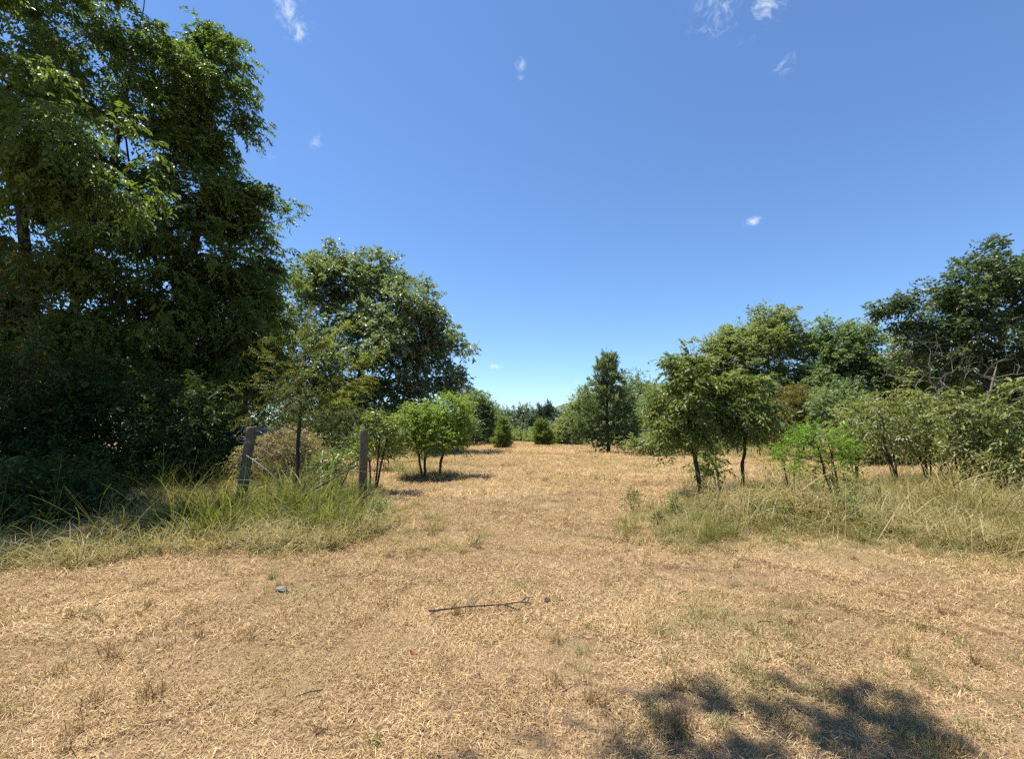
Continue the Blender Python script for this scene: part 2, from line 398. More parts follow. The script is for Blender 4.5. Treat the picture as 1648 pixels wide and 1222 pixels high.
# ------------------------------------------------------------------ ground and hill
def ground_mat():
    m, nt, out = newmat('mown_field')
    pos = nd(nt, 'ShaderNodeNewGeometry').outputs['Position']
    big = noise(nt, pos, 0.35, 5, .6); mid = noise(nt, pos, 2.1, 6, .65); fine = noise(nt, pos, 55, 4, .7)
    st1 = noise(nt, nd(nt, 'ShaderNodeMapping', {'Vector': pos, 'Rotation': (0, 0, .5), 'Scale': (14, 90, 1)}).outputs[0], 1.0, 3, .6, .8)
    st2 = noise(nt, nd(nt, 'ShaderNodeMapping', {'Vector': pos, 'Rotation': (0, 0, -.9), 'Scale': (90, 16, 1)}).outputs[0], 1.0, 3, .6, .8)
    straw = math_(nt, 'MAXIMUM', st1, st2)
    tone = math_(nt, 'ADD', math_(nt, 'MULTIPLY', straw, .6), math_(nt, 'ADD', math_(nt, 'MULTIPLY', fine, .25), math_(nt, 'MULTIPLY', mid, .3)))
    colr = ramp(nt, tone, [(0.42, (0.105, 0.069, 0.039)), (0.60, (0.270, 0.178, 0.098)), (0.76, (0.440, 0.302, 0.162)), (0.92, (0.56, 0.405, 0.222))])
    soil = nd(nt, 'ShaderNodeMapRange', {'Value': math_(nt, 'ADD', math_(nt, 'MULTIPLY', mid, .55), math_(nt, 'MULTIPLY', big, .5)), 'From Min': .56, 'From Max': .66}).outputs[0]
    colr = mixc(nt, math_(nt, 'MULTIPLY', soil, .5), colr, (0.38, 0.255, 0.150))
    gn = noise(nt, pos, 0.8, 4, .6)
    gr = nd(nt, 'ShaderNodeMapRange', {'Value': gn, 'From Min': .54, 'From Max': .72, 'To Max': .4}).outputs[0]
    colr = mixc(nt, gr, colr, (0.26, 0.22, 0.09))
    # beyond the mown field the land is green
    sep = nd(nt, 'ShaderNodeSeparateXYZ', {0: pos})
    far = nd(nt, 'ShaderNodeMapRange', {'Value': math_(nt, 'ADD', sep.outputs[1], math_(nt, 'MULTIPLY', mid, 8)), 'From Min': 52, 'From Max': 62}).outputs[0]
    colr = mixc(nt, far, colr, (0.12, 0.13, 0.05))
    bp = nd(nt, 'ShaderNodeBump', {'Height': math_(nt, 'ADD', tone, math_(nt, 'MULTIPLY', mid, 1.5)), 'Strength': 1.0, 'Distance': .05})
    bs = nd(nt, 'ShaderNodeBsdfPrincipled', {'Base Color': colr, 'Roughness': .95, 'Specular IOR Level': .1, 'Normal': bp.outputs[0]})
    nt.links.new(bs.outputs[0], out.inputs[0]); return m
def build_ground():
    a = np.concatenate([np.linspace(0, 14, 113), np.linspace(14.4, 60, 90), np.geomspace(63, 3500, 40)])
    xs = np.concatenate([-a[::-1], a[1:]])
    ys = np.concatenate([-np.geomspace(3500, 6, 24), np.linspace(-5.5, 14, 157), np.linspace(14.4, 60, 110), np.geomspace(63, 3500, 40)])
    X, Yg = np.meshgrid(xs, ys)
    Z = gz(X, Yg) * np.clip(1.6 - np.hypot(X, Yg) / 200, .2, 1)
    rr = np.hypot(X, Yg)
    # land falls a little behind the far edge of the field
    Z -= np.clip((Yg - 52) / 120, 0, 1) * 1.2
    rng = np.random.default_rng(5)
    Z += rng.normal(0, .006, Z.shape) * (rr < 40)
    v = np.stack([X, Yg, Z], -1).reshape(-1, 3)
    nx, ny = len(xs), len(ys)
    i = (np.arange(ny - 1)[:, None] * nx + np.arange(nx - 1)[None])
    q = np.stack([i, i + 1, i + nx + 1, i + nx], -1).reshape(-1, 4)
    o = link('ground', mesh_np('ground', v, quads=q, mat=ground_mat(), smooth=True))
    tag(o, 'dry straw-coloured mown field running to the far trees', 'ground', kind='structure')
build_ground()

def build_hill():
    rng = np.random.default_rng(9)
    m, nt, out = newmat('wooded_hill')
    pos = nd(nt, 'ShaderNodeNewGeometry').outputs['Position']
    n = noise(nt, pos, 0.16, 4, .6)
    bs = nd(nt, 'ShaderNodeBsdfPrincipled', {'Base Color': ramp(nt, n, [(.35, (0.055, 0.085, 0.055)), (.7, (0.13, 0.16, 0.095))]), 'Roughness': 1.0, 'Specular IOR Level': .05})
    nt.links.new(bs.outputs[0], out.inputs[0])
    nx, ny = 420, 60
    X, Yg = np.meshgrid(np.linspace(-420, 900, nx), np.linspace(430, 690, ny))
    prof = np.interp(X, [-420, -120, -10, 20, 41, 67, 107, 180, 320, 500, 900], [8, 8, 9, 13, 20, 30, 44, 60, 68, 60, 40])
    t = (Yg - 430) / 260
    Z = prof * np.sin(np.clip(t * 1.25, 0, 1) * math.pi / 2) - 2
    # canopy bumps: each crown a small dome
    bump = np.zeros_like(X)
    cx, cy = rng.uniform(-420, 900, 5200), rng.uniform(430, 690, 5200)
    rr, hh = rng.uniform(4, 9, 5200), rng.uniform(3, 7, 5200)
    dx, dy = 1320 / (nx - 1), 260 / (ny - 1)
    for x0, y0, r_, h_ in zip(cx, cy, rr, hh):
        i0, i1 = int((x0 + 420 - r_) / dx), int((x0 + 420 + r_) / dx) + 2
        j0, j1 = int((y0 - 430 - r_) / dy), int((y0 - 430 + r_) / dy) + 2
        sl = (slice(max(j0, 0), j1), slice(max(i0, 0), i1))
        d2 = ((X[sl] - x0) ** 2 + (Yg[sl] - y0) ** 2) / r_ ** 2
        bump[sl] = np.maximum(bump[sl], h_ * np.sqrt(np.clip(1 - d2, 0, 1)))
    Z = Z + bump + rng.normal(0, .5, Z.shape)
    v = np.stack([X, Yg, Z], -1).reshape(-1, 3)
    i = (np.arange(ny - 1)[:, None] * nx + np.arange(nx - 1)[None])
    q = np.stack([i, i + 1, i + nx + 1, i + nx], -1).reshape(-1, 4)
    o = link('hill', mesh_np('hill', v, quads=q, mat=m, smooth=False))
    tag(o, 'distant low wooded hill behind the far trees', 'hill', kind='structure')
build_hill()

# ------------------------------------------------------------------ trees
def sp(n, rc, L, k, l, w, **kw): return dict(n=n, rc=rc, L=L, k=k, l=l, w=w, **kw)
def gx(px, Y): return (px - CX) / F * Y / COSP                 # ground x under a photo column at depth Y (near enough)

ELM = sp(13, .26, .46, 9, .180, .082, droop=.55, ldroop=.75, up=.05, jit=.2)
GL = 'tall trees of the wood at the edge of the field'
tree('elm_tree', 'tallest dark green tree, its crown running out of the top left corner', 'tree', (gx(60, 14.5), 14.5),
     [lob(60, 40, 15.8, 165, 130), lob(-70, 230, 15, 160, 180), lob(140, 170, 14.5, 110, 90), lob(20, -190, 16, 240, 140), lob(-120, 480, 14, 130, 100), lob(205, 60, 15.5, 52, 62), lob(40, 430, 14, 90, 55), lob(150, 440, 15, 80, 45), lob(90, 540, 14.5, 100, 55), lob(60, 480, 16, 140, 60),
      lob(80, 270, 11.4, 105, 60), lob(200, 300, 11.8, 85, 42), lob(40, 150, 11.8, 100, 55), lob(150, 215, 11.6, 80, 45), lob(255, 350, 12.4, 60, 30), lob(20, 340, 11.2, 70, 35)],
     960, ELM, 'elm', bough=(120, .95, .45, .2), r_base=.19, trunk_h=.8, stems=3, spread=.12, group=GL)
tree('elm_tree', 'tall dark tree at left whose crown bulges into the sky below the top left corner', 'tree', (gx(245, 17), 17),
     [lob(255, 150, 17.5, 105, 105), lob(335, 165, 17, 66, 78), lob(310, 90, 17.5, 66, 40), lob(365, 110, 17, 22, 26), lob(318, 240, 17.5, 50, 45), lob(300, 310, 17.5, 95, 55), lob(190, 330, 17.5, 120, 80), lob(280, 420, 17, 120, 90), lob(120, 560, 18, 90, 60), lob(250, 560, 17, 110, 80)],
     740, ELM, 'elm', bough=(110, 1.05, .45, .35), r_base=.24, trunk_h=.75, stems=2, spread=.1, group=GL)
tree('elm_tree', 'lower dark tree whose leafy branches reach right over the leaning fence post', 'tree', (gx(360, 19), 19),
     [lob(395, 345, 19, 62, 50), lob(440, 325, 19, 32, 30), lob(465, 322, 19, 12, 12), lob(400, 430, 19, 58, 70), lob(340, 490, 19, 100, 80), lob(415, 520, 18.5, 50, 60), lob(360, 600, 18.5, 80, 60), lob(425, 590, 19, 45, 45)],
     560, ELM, 'elm', bough=(75, 1.0, .5, .5), r_base=.18, trunk_h=.72, stems=2, spread=.12, group=GL)
tree('elm_tree', 'unseen tree past the left edge, added to shade the left end of the tall grass', 'tree', (gx(-190, 9.6), 9.6),  # added out of view, crown placed to shade the left bushes and grass
     [lob(-60, -260, 9.4, 190, 140, 2.6), lob(-210, -120, 9.4, 150, 150), lob(-190, 100, 9.6, 110, 110), lob(-230, 300, 9.6, 110, 90), lob(60, -250, 9.6, 110, 70, 2.0), lob(-80, -260, 7.6, 150, 100, 1.6)],
     330, ELM, 'elm', bough=(45, .9, .5, .3), r_base=.14, trunk_h=.75, top=P(-230, -60, 9.6), group=GL)
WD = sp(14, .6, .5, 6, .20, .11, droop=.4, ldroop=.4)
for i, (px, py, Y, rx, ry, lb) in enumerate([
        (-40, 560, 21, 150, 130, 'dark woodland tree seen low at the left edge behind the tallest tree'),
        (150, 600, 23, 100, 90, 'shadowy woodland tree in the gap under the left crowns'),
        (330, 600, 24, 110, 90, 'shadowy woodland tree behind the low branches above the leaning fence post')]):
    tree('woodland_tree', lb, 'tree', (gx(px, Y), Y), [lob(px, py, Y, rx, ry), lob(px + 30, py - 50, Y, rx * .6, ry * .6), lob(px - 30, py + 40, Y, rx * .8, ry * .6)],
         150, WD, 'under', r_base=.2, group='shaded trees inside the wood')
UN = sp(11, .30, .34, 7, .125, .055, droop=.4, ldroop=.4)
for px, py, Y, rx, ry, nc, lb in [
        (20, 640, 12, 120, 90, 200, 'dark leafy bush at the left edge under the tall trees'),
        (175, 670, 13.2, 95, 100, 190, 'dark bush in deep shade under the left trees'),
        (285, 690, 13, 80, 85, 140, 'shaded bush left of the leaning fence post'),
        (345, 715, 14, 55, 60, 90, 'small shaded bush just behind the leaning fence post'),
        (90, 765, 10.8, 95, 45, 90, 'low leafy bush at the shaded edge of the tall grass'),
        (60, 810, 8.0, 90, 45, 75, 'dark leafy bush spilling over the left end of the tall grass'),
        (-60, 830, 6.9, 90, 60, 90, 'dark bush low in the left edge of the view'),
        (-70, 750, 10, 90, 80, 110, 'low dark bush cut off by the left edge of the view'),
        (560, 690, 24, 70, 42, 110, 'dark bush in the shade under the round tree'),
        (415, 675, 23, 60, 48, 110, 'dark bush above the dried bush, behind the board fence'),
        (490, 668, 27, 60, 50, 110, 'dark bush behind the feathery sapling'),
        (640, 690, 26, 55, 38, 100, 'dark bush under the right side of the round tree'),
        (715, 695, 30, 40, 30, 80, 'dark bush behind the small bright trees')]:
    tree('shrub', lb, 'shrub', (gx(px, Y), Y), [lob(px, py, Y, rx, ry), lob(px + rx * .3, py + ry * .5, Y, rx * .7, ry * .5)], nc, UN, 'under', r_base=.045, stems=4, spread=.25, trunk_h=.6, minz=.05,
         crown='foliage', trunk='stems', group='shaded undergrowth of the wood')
tree('vine_branch_shrub', 'vine-hung shrub with yellowing leaves at the left edge', 'shrub', (gx(20, 11), 11),
     [lob(20, 415, 10.8, 45, 22), lob(5, 490, 11, 55, 45), lob(60, 470, 11.2, 36, 24), lob(20, 580, 11, 60, 55)], 75,
     sp(5, .22, .3, 6, .13, .075, droop=.5, ldroop=.6), 'vine', r_base=.05, trunk_h=.85, stems=2, spread=.08)

OAK = sp(15, .38, .42, 7, .22, .125, droop=.15, ldroop=.2, nup=.7)
tree('round_tree', 'big round-crowned green tree behind the fence posts', 'tree', (gx(548, 30), 30),
     [lob(560, 480, 31, 80, 72), lob(640, 515, 30, 80, 70), lob(500, 520, 31, 70, 80), lob(590, 575, 29, 110, 75), lob(680, 565, 30, 58, 72), lob(600, 440, 31, 55, 38), lob(520, 428, 31, 42, 30),
      lob(655, 475, 30, 38, 30), lob(705, 525, 30, 28, 40), lob(712, 605, 30, 36, 36), lob(735, 618, 30, 17, 20), lob(560, 645, 29, 110, 42), lob(650, 650, 29, 85, 38), lob(470, 600, 30, 60, 80), lob(600, 670, 28, 90, 22)],
     900, OAK, 'oak', bough=(170, 1.3, .6, .5), r_base=.34, trunk_h=.62, stems=2, spread=.1)

MIM = sp(5, .07, .38, 18, .062, .016, droop=.25, ldroop=.12, nup=.9, up=.25, out=1.0, fwd=.35)
y0 = 11.0
sapling = tree('feathery_sapling', 'feathery olive sapling with arching fronds between the fence posts', 'tree', (gx(484, y0), y0),
     [lob(470, 590, y0, 55, 45), lob(440, 640, y0, 60, 45), lob(515, 655, y0, 60, 38), lob(490, 545, y0, 35, 28), lob(555, 668, y0, 30, 18)], 85, MIM, 'mimosa', r_base=.045, r_tip=.003, trunk_h=.75, lean=(.05, 0),
     extra=[(P(486, 560, y0), P(500, 508, y0), 8)])
rng = np.random.default_rng(12)
for p0, p1 in [(P(495, 640, y0), P(606, 569, y0 - .3)), (P(500, 658, y0), P(592, 607, y0 - .4)), (P(492, 678, y0), P(552, 645, y0 - .5)), (P(488, 590, y0), P(556, 523, y0)), (P(500, 650, y0), P(590, 625, y0 - .5))]:
    b = np.array(sapling.location); t = np.linspace(0, 1, 34)[:, None]; mid = (p0 + p1) / 2 + np.array([0, 0, .10])
    ln = (1 - t) ** 2 * p0 + 2 * t * (1 - t) * mid + t * t * p1 - b
    d = unit(np.gradient(ln, axis=0))
    T = Tubes(); T.add(ln, np.linspace(.008, .003, len(ln)), 4)
    fr = link('frond', T.mesh('frond', M['bark']), sapling)
    v, f, ti, ra = leaves(rng, ln[9:] , unit(d[9:] + np.array([0, 0, -.1])), sp(4, .035, .26, 14, .060, .016, droop=.35, ldroop=.1, nup=1.2, up=.05, out=1.3, fwd=.35))
    link('leaflets', mesh_np('leaflets', v, tris=f, mat=M['frond'], attrs={'tint': ti, 'rare': ra}), fr)['kind'] = 'stuff'

BR = sp(8, .14, .26, 7, .095, .048, droop=.1, ldroop=.15, up=.4)
tree('small_tree', 'small bright green tree with a slim dark trunk right of the fence posts', 'tree', (gx(710, 15.2), 15.2),
     [lob(722, 665, 15.2, 30, 28), lob(735, 695, 15.2, 26, 28), lob(705, 690, 15.2, 28, 32), lob(742, 665, 15.2, 14, 22)], 120, BR, 'bright', r_base=.045, trunk_h=.75, group='small bright green trees')
tree('small_tree', 'small bright green tree nearest the upright fence post, with weeds at its foot', 'tree', (gx(687, 14.2), 14.2),
     [lob(668, 688, 14.2, 34, 32), lob(648, 698, 14.2, 16, 18), lob(690, 705, 14.0, 28, 24), lob(685, 668, 14.2, 20, 22)], 120, BR, 'bright', r_base=.04, trunk_h=.7, stems=2, spread=.12, group='small bright green trees')
tree('broadleaf_weed', 'pale big-leaved weed rising behind the upright fence post', 'plant', (gx(607, 11.5), 11.5),
     [lob(606, 690, 11.5, 26, 22), lob(590, 712, 11.5, 24, 20), lob(630, 700, 11.5, 24, 22)], 34, sp(5, .1, .28, 7, .16, .05, up=.5, droop=.25), 'poke', r_base=.025, stems=4, spread=.2, trunk_h=.7, crown='foliage', trunk='stems')
tree('broadleaf_weed', 'yellow-green weed between the two fence posts', 'plant', (gx(540, 9.6), 9.6),
     [lob(540, 750, 9.6, 32, 20), lob(560, 735, 9.8, 20, 20)], 40, sp(5, .09, .2, 6, .09, .03, up=.5, droop=.25), 'poke', r_base=.015, stems=4, spread=.25, trunk_h=.7, crown='foliage', trunk='stems')
tree('scrub_bush', 'olive scrub left of the small bright trees', 'shrub', (gx(628, 16.5), 16.5), [lob(625, 715, 16.5, 24, 22), lob(598, 725, 16.5, 28, 18)], 50, sp(7, .2, .25, 6, .1, .045), 'mimosa', r_base=.012, stems=4, spread=.25, trunk_h=.6, minz=.05, crown='foliage', trunk='stems')
tree('dried_bush', 'dried tan and brown bush behind the leaning fence post', 'shrub', (gx(455, 12.4), 12.4),
     [lob(455, 735, 12.4, 62, 34), lob(470, 720, 12.4, 42, 26), lob(405, 750, 12.4, 25, 22)], 130, sp(9, .14, .26, 6, .12, .026, up=.55, droop=.4, ldroop=.1), 'dead', 'bark_g', r_base=.02, stems=6, spread=.3, trunk_h=.6, minz=.05, crown='foliage', trunk='stems')

FT = sp(14, .62, .6, 6, .26, .16, droop=.15)
for px, base_y, Y, lbs, nc, mt, nm, lb in [
        (768, 0, 44, [(765, 662, 44, 24, 28), (752, 645, 46, 18, 18), (787, 685, 44, 17, 28), (775, 655, 44, 12, 18)], 150, 'hedge_b', 'field_edge_tree', 'grey-green tree at the far end of the left row, beside the young cedar'),
        (792, 0, 50, [(788, 680, 50, 14, 28)], 60, 'cedar', 'field_edge_tree', 'slim darker tree at the right end of the far left row'),
        (735, 0, 40, [(735, 690, 40, 30, 25)], 70, 'hedge_b', 'field_edge_tree', 'leafy tree low behind the small bright trees'),
        (816, 0, 105, [(816, 674, 105, 17, 13), (808, 685, 105, 14, 12)], 90, 'far_d', 'far_tree', 'distant dark round tree against the sky, leftmost on the skyline gap'),
        (842, 0, 100, [(843, 676, 100, 19, 19), (833, 688, 100, 15, 13)], 120, 'far', 'far_tree', 'distant rounded tree in the middle of the skyline gap'),
        (862, 0, 95, [(864, 681, 95, 14, 18)], 90, 'far', 'far_tree', 'distant tree between the rounded tree and the dark cedar'),
        (905, 0, 66, [(905, 685, 66, 17, 20)], 70, 'far_d', 'far_tree', 'dark distant tree behind the right young cedar'),
        (845, 0, 52, [(845, 707, 52, 18, 9), (860, 710, 50, 14, 8)], 50, 'hedge', 'scrub_bush', 'low green scrub at the far end of the mown strip'),
        (930, 0, 43, [(922, 692, 43, 27, 26), (946, 655, 43, 20, 36), (905, 703, 43, 16, 14), (935, 670, 43, 18, 30)], 150, 'hedge', 'field_edge_tree', 'light green bushy tree at the start of the right row'),
        (1015, 0, 50, [(1012, 650, 50, 32, 50), (1030, 630, 50, 25, 32), (1000, 690, 48, 40, 28)], 150, 'hedge_b', 'field_edge_tree', 'green tree just right of the tall cedar'),
        (1055, 0, 44, [(1055, 665, 44, 32, 48), (1075, 690, 40, 40, 26)], 110, 'hedge_b', 'field_edge_tree', 'green tree showing left of the pecan pair'),
        (800, 0, 58, [(790, 700, 58, 26, 14), (818, 706, 58, 16, 9)], 70, 'hedge_b', 'scrub_bush', 'low dark scrub behind the left young cedar'),
        (880, 0, 60, [(885, 704, 60, 24, 12), (862, 702, 60, 14, 12)], 70, 'hedge_b', 'scrub_bush', 'low dark scrub behind the right young cedar'),
        (828, 0, 90, [(830, 694, 90, 16, 9), (806, 690, 90, 14, 14)], 60, 'far', 'far_tree', 'distant tree low in the gap left of the pale house'),
        (905, 0, 46, [(902, 708, 46, 16, 9)], 40, 'hedge', 'scrub_bush', 'light green scrub at the foot of the right row'),
        (750, 0, 52, [(752, 690, 52, 30, 26)], 70, 'hedge_b', 'field_edge_tree', 'dark green tree filling the far left row behind the small bright trees'),
        (1190, 0, 36, [(1190, 700, 30, 60, 18)], 60, 'hedge', 'scrub_bush', 'low green scrub behind the pecan pair trunks')]:
    tree(nm, lb, 'shrub' if 'bush' in nm else 'tree', (gx(px, Y), Y), [lob(*a) for a in lbs], nc, dict(FT, rc=.55 * Y / 44 * .8 if Y > 60 else .5, l=.20 * max(1, Y / 50), w=.12 * max(1, Y / 50), L=.5 * max(1, Y / 60)), mt, r_base=.16, r_tip=.012, trunk_h=.65,
         crown='foliage' if 'bush' in nm else 'crown', group={'field_edge_tree': 'trees along the far edges of the field', 'far_tree': 'trees on the distant skyline'}.get(nm))

# cedars: stacked whorls, pointed
def cedar(label, px, Y, top_py, base_py, half, nc, leafm, l=.10, name='cedar_tree', group=None, spread_pow=.8, r_base=.07, ragged=.0, n=14, bough=None):
    b = (gx(px, Y), Y); lbs = []
    for k in range(13):
        t = k / 12; py = base_py + (top_py - base_py) * (t ** .95); rnd = .72 if k == 0 else 1
        w = half * rnd * (1 - t) ** spread_pow + 1.0
        jit = math.sin(k * 2.7 + px) * ragged * w; w *= 1 + ragged * 1.3 * math.sin(k * 4.1 + 1)
        lbs.append(lob(px + jit, py, Y, w, (base_py - top_py) / 12))
    return tree(name, label, 'tree', b, lbs, nc, sp(n, .10 * Y / 25, .24 * Y / 30, 8, l, l * .28, up=.9, droop=-.1, ldroop=-.3, out=.9, fwd=1.1, nup=.3), leafm, r_base=r_base, r_tip=.006, trunk_h=.97, bow=.05, shell=.55, group=group, minz=.1, bough=bough)
cedar('young bushy cedar standing in the mown field, the left one of two', 808, 35, 676, 719, 13, 80, 'cedar_y', .18, ragged=.3, bough=(24, .35, .8, .35), group='young cedars in the field', spread_pow=.75)
cedar('young bushy cedar standing in the mown field, the right one of two', 873, 40, 680, 716, 12, 80, 'cedar_y', .2, ragged=.3, bough=(24, .38, .8, .35), group='young cedars in the field', spread_pow=.75)
cedar('tall ragged cedar with a bare lower trunk at the right side of the field', 976, 29, 566, 712, 74, 430, 'cedar', .20, spread_pow=.95, r_base=.11, ragged=.10, n=6, bough=(170, .55, .35, .5))
cedar('distant dark cedar with a spiky top on the skyline', 884, 80, 652, 712, 15, 90, 'far_d', .4, name='far_cedar', spread_pow=.6, r_base=.2, n=14)
cedar('second distant cedar spire beside the dark spiky one', 872, 82, 656, 712, 10, 60, 'far_d', .4, name='far_cedar', spread_pow=.6, r_base=.2, n=14)

PEC = sp(6, .13, .36, 11, .145, .050, droop=.55, ldroop=.45, out=.8, up=.25, fwd=.45)
Yh = 11.0
tree('pecan_tree', 'taller young tree of the right pair, drooping leaves, dark straight trunk', 'tree', (gx(1121, Yh), Yh),
     [lob(1110, 605, Yh, 30, 32), lob(1078, 580, Yh, 14, 16), lob(1118, 562, Yh, 18, 10), lob(1102, 645, Yh, 46, 30), lob(1082, 682, Yh, 36, 22), lob(1138, 675, Yh, 32, 28), lob(1068, 640, Yh, 18, 18), lob(1100, 702, Yh, 36, 10)], 125, PEC, 'pecan', r_base=.05, r_tip=.004, trunk_h=.85, group='pair of young drooping-leaved trees')
tree('pecan_tree', 'shorter young tree of the right pair on a slanting double trunk', 'tree', (gx(1184, 11.2), 11.2),
     [lob(1195, 625, 11.2, 32, 22), lob(1218, 662, 11.2, 28, 24), lob(1178, 670, 11.2, 26, 26), lob(1205, 697, 11.2, 32, 8), lob(1165, 640, 11.2, 16, 18)], 85, PEC, 'pecan', r_base=.036, r_tip=.004, trunk_h=.7, stems=2, spread=.05, top=P(1208, 645, 11.2), group='pair of young drooping-leaved trees')
tree('thin_sapling', 'thin leafless stem between the pair of young trees', 'tree', (gx(1149, 12), 12), [lob(1150, 745, 12, 14, 26)], 12, PEC, 'pecan', r_base=.022, r_tip=.004, trunk_h=.8, group='thin stems')

HG = sp(11, .40, .5, 7, .23, .12, droop=.2, nup=.7)
for px, Y, lbs, nc, mt, lb in [
        (1110, 40, [(1110, 625, 40, 40, 55), (1140, 580, 40, 28, 36)], 130, 'hedge', 'green tree behind the pecan pair, at its left'),
        (1185, 39, [(1180, 590, 39, 45, 60), (1165, 560, 39, 25, 25), (1190, 545, 39, 22, 24)], 170, 'hedge', 'thin-crowned olive green tree left of the highest crown in the right row'),
        (1240, 38, [(1235, 560, 38, 42, 60), (1232, 520, 38, 28, 26), (1262, 545, 38, 25, 35), (1215, 600, 38, 50, 50)], 240, 'hedge', 'highest tree of the right background row'),
        (1300, 37, [(1298, 580, 37, 38, 55), (1312, 545, 37, 26, 32), (1290, 630, 36, 50, 40)], 185, 'hedge_b', 'green tree right of the highest crown in the right row'),
        (1372, 36, [(1365, 560, 36, 40, 40), (1385, 545, 36, 28, 28), (1370, 610, 36, 55, 45), (1340, 590, 36, 32, 40)], 230, 'hedge_b', 'round blue-green tree left of the dark oak at right'),
        (1440, 35, [(1438, 590, 35, 42, 48), (1460, 640, 34, 45, 40)], 165, 'hedge', 'dull green tree under the left reach of the dark oak'),
        (1530, 38, [(1530, 650, 38, 60, 40), (1600, 660, 38, 60, 40)], 130, 'hedge', 'green tree glimpsed behind the dark oak trunks'),
        (1480, 36, [(1485, 605, 36, 50, 45), (1540, 620, 36, 50, 36)], 160, 'hedge', 'dull green tree behind the bare grey branches'),
        (1640, 36, [(1630, 620, 36, 60, 50), (1700, 620, 36, 60, 60)], 140, 'hedge_b', 'green tree low behind the dark oak at the right edge')]:
    tree('hedgerow_tree', lb, 'tree', (gx(px, Y), Y), [lob(*a) for a in lbs], int(nc * 1.25), HG, mt, bough=(int(nc / 5), 1.0, .6, .4), r_base=.17, r_tip=.010, trunk_h=.66, stems=2, spread=.1, group='trees of the right background row')
for px, Y, lbs, nc, mt, lb in [
        (1285, 25, [(1285, 655, 25, 42, 38), (1262, 690, 25, 40, 24)], 110, 'brownish', 'brownish olive shrub behind the bright green sapling'),
        (1345, 23, [(1345, 655, 23, 38, 36), (1375, 690, 23, 40, 28)], 110, 'hedge_b', 'dark blue-green shrub behind the olive saplings'),
        (1440, 26, [(1430, 680, 26, 50, 26), (1490, 690, 26, 50, 24)], 100, 'hedge', 'dull shrub below the bare grey branches'),
        (1580, 24, [(1570, 690, 24, 50, 26), (1640, 690, 24, 50, 30)], 100, 'hedge_b', 'dark shrub at the foot of the dark oak'),
        (1440, 19, [(1420, 732, 19, 45, 8), (1470, 730, 19, 40, 10)], 60, 'brownish', 'low brownish weeds in front of the white sheet'),
        (1130, 26, [(1040, 715, 26, 40, 10), (1110, 712, 27, 50, 13)], 60, 'hedge', 'low weeds along the field edge behind the pecan pair')]:
    tree('field_shrub', lb, 'shrub', (gx(px, Y), Y), [lob(*a) for a in lbs], nc, sp(14, .34, .36, 7, .14, .07), mt, r_base=.05, stems=4, spread=.2, trunk_h=.6, crown='foliage', trunk='stems', minz=.08, group='shrubs behind the right saplings')

tree('dark_oak', 'large dark oak spreading in from the right edge', 'tree', (gx(1600, 25), 25),
     [lob(1600, 470, 25, 85, 60), lob(1510, 490, 25, 62, 38), lob(1445, 500, 25, 34, 28), lob(1635, 410, 25, 70, 38), lob(1720, 470, 25, 90, 90), lob(1520, 550, 25, 52, 38), lob(1485, 540, 25, 34, 30), lob(1600, 550, 25, 70, 40), lob(1640, 600, 24, 40, 50), lob(1700, 620, 25, 70, 60), lob(1540, 590, 25, 30, 25)],
     680, sp(14, .34, .36, 7, .19, .105, droop=.15, ldroop=.2), 'jdark', bough=(110, 1.15, .55, .5), r_base=.30, trunk_h=.6, stems=3, spread=.22, shell=.4)
tree('dead_tree', 'bare grey leafless branches fanning up left of the dark oak', 'tree', (gx(1560, 17), 17),
     [lob(1470, 590, 17, 50, 55), lob(1510, 575, 17, 45, 45), lob(1540, 600, 17, 40, 40), lob(1450, 620, 17, 40, 30)], 120, None, None, 'bark_g', r_base=.028, r_tip=.005, trunk_h=.6, top=P(1505, 620, 17), stems=2, spread=.1, leafless=True, trunk='branches', shell=.7, bow=.02)
tree('dead_tree', 'leaning bare grey trunk under the right of the dark oak', 'tree', (gx(1545, 18), 18),
     [lob(1620, 580, 18, 30, 25), lob(1590, 600, 18, 20, 25), lob(1645, 590, 18, 25, 20)], 45, None, None, 'bark_g', r_base=.04, r_tip=.005, trunk_h=.8, top=P(1615, 590, 18), leafless=True, trunk='branches', shell=.7, bow=.02)

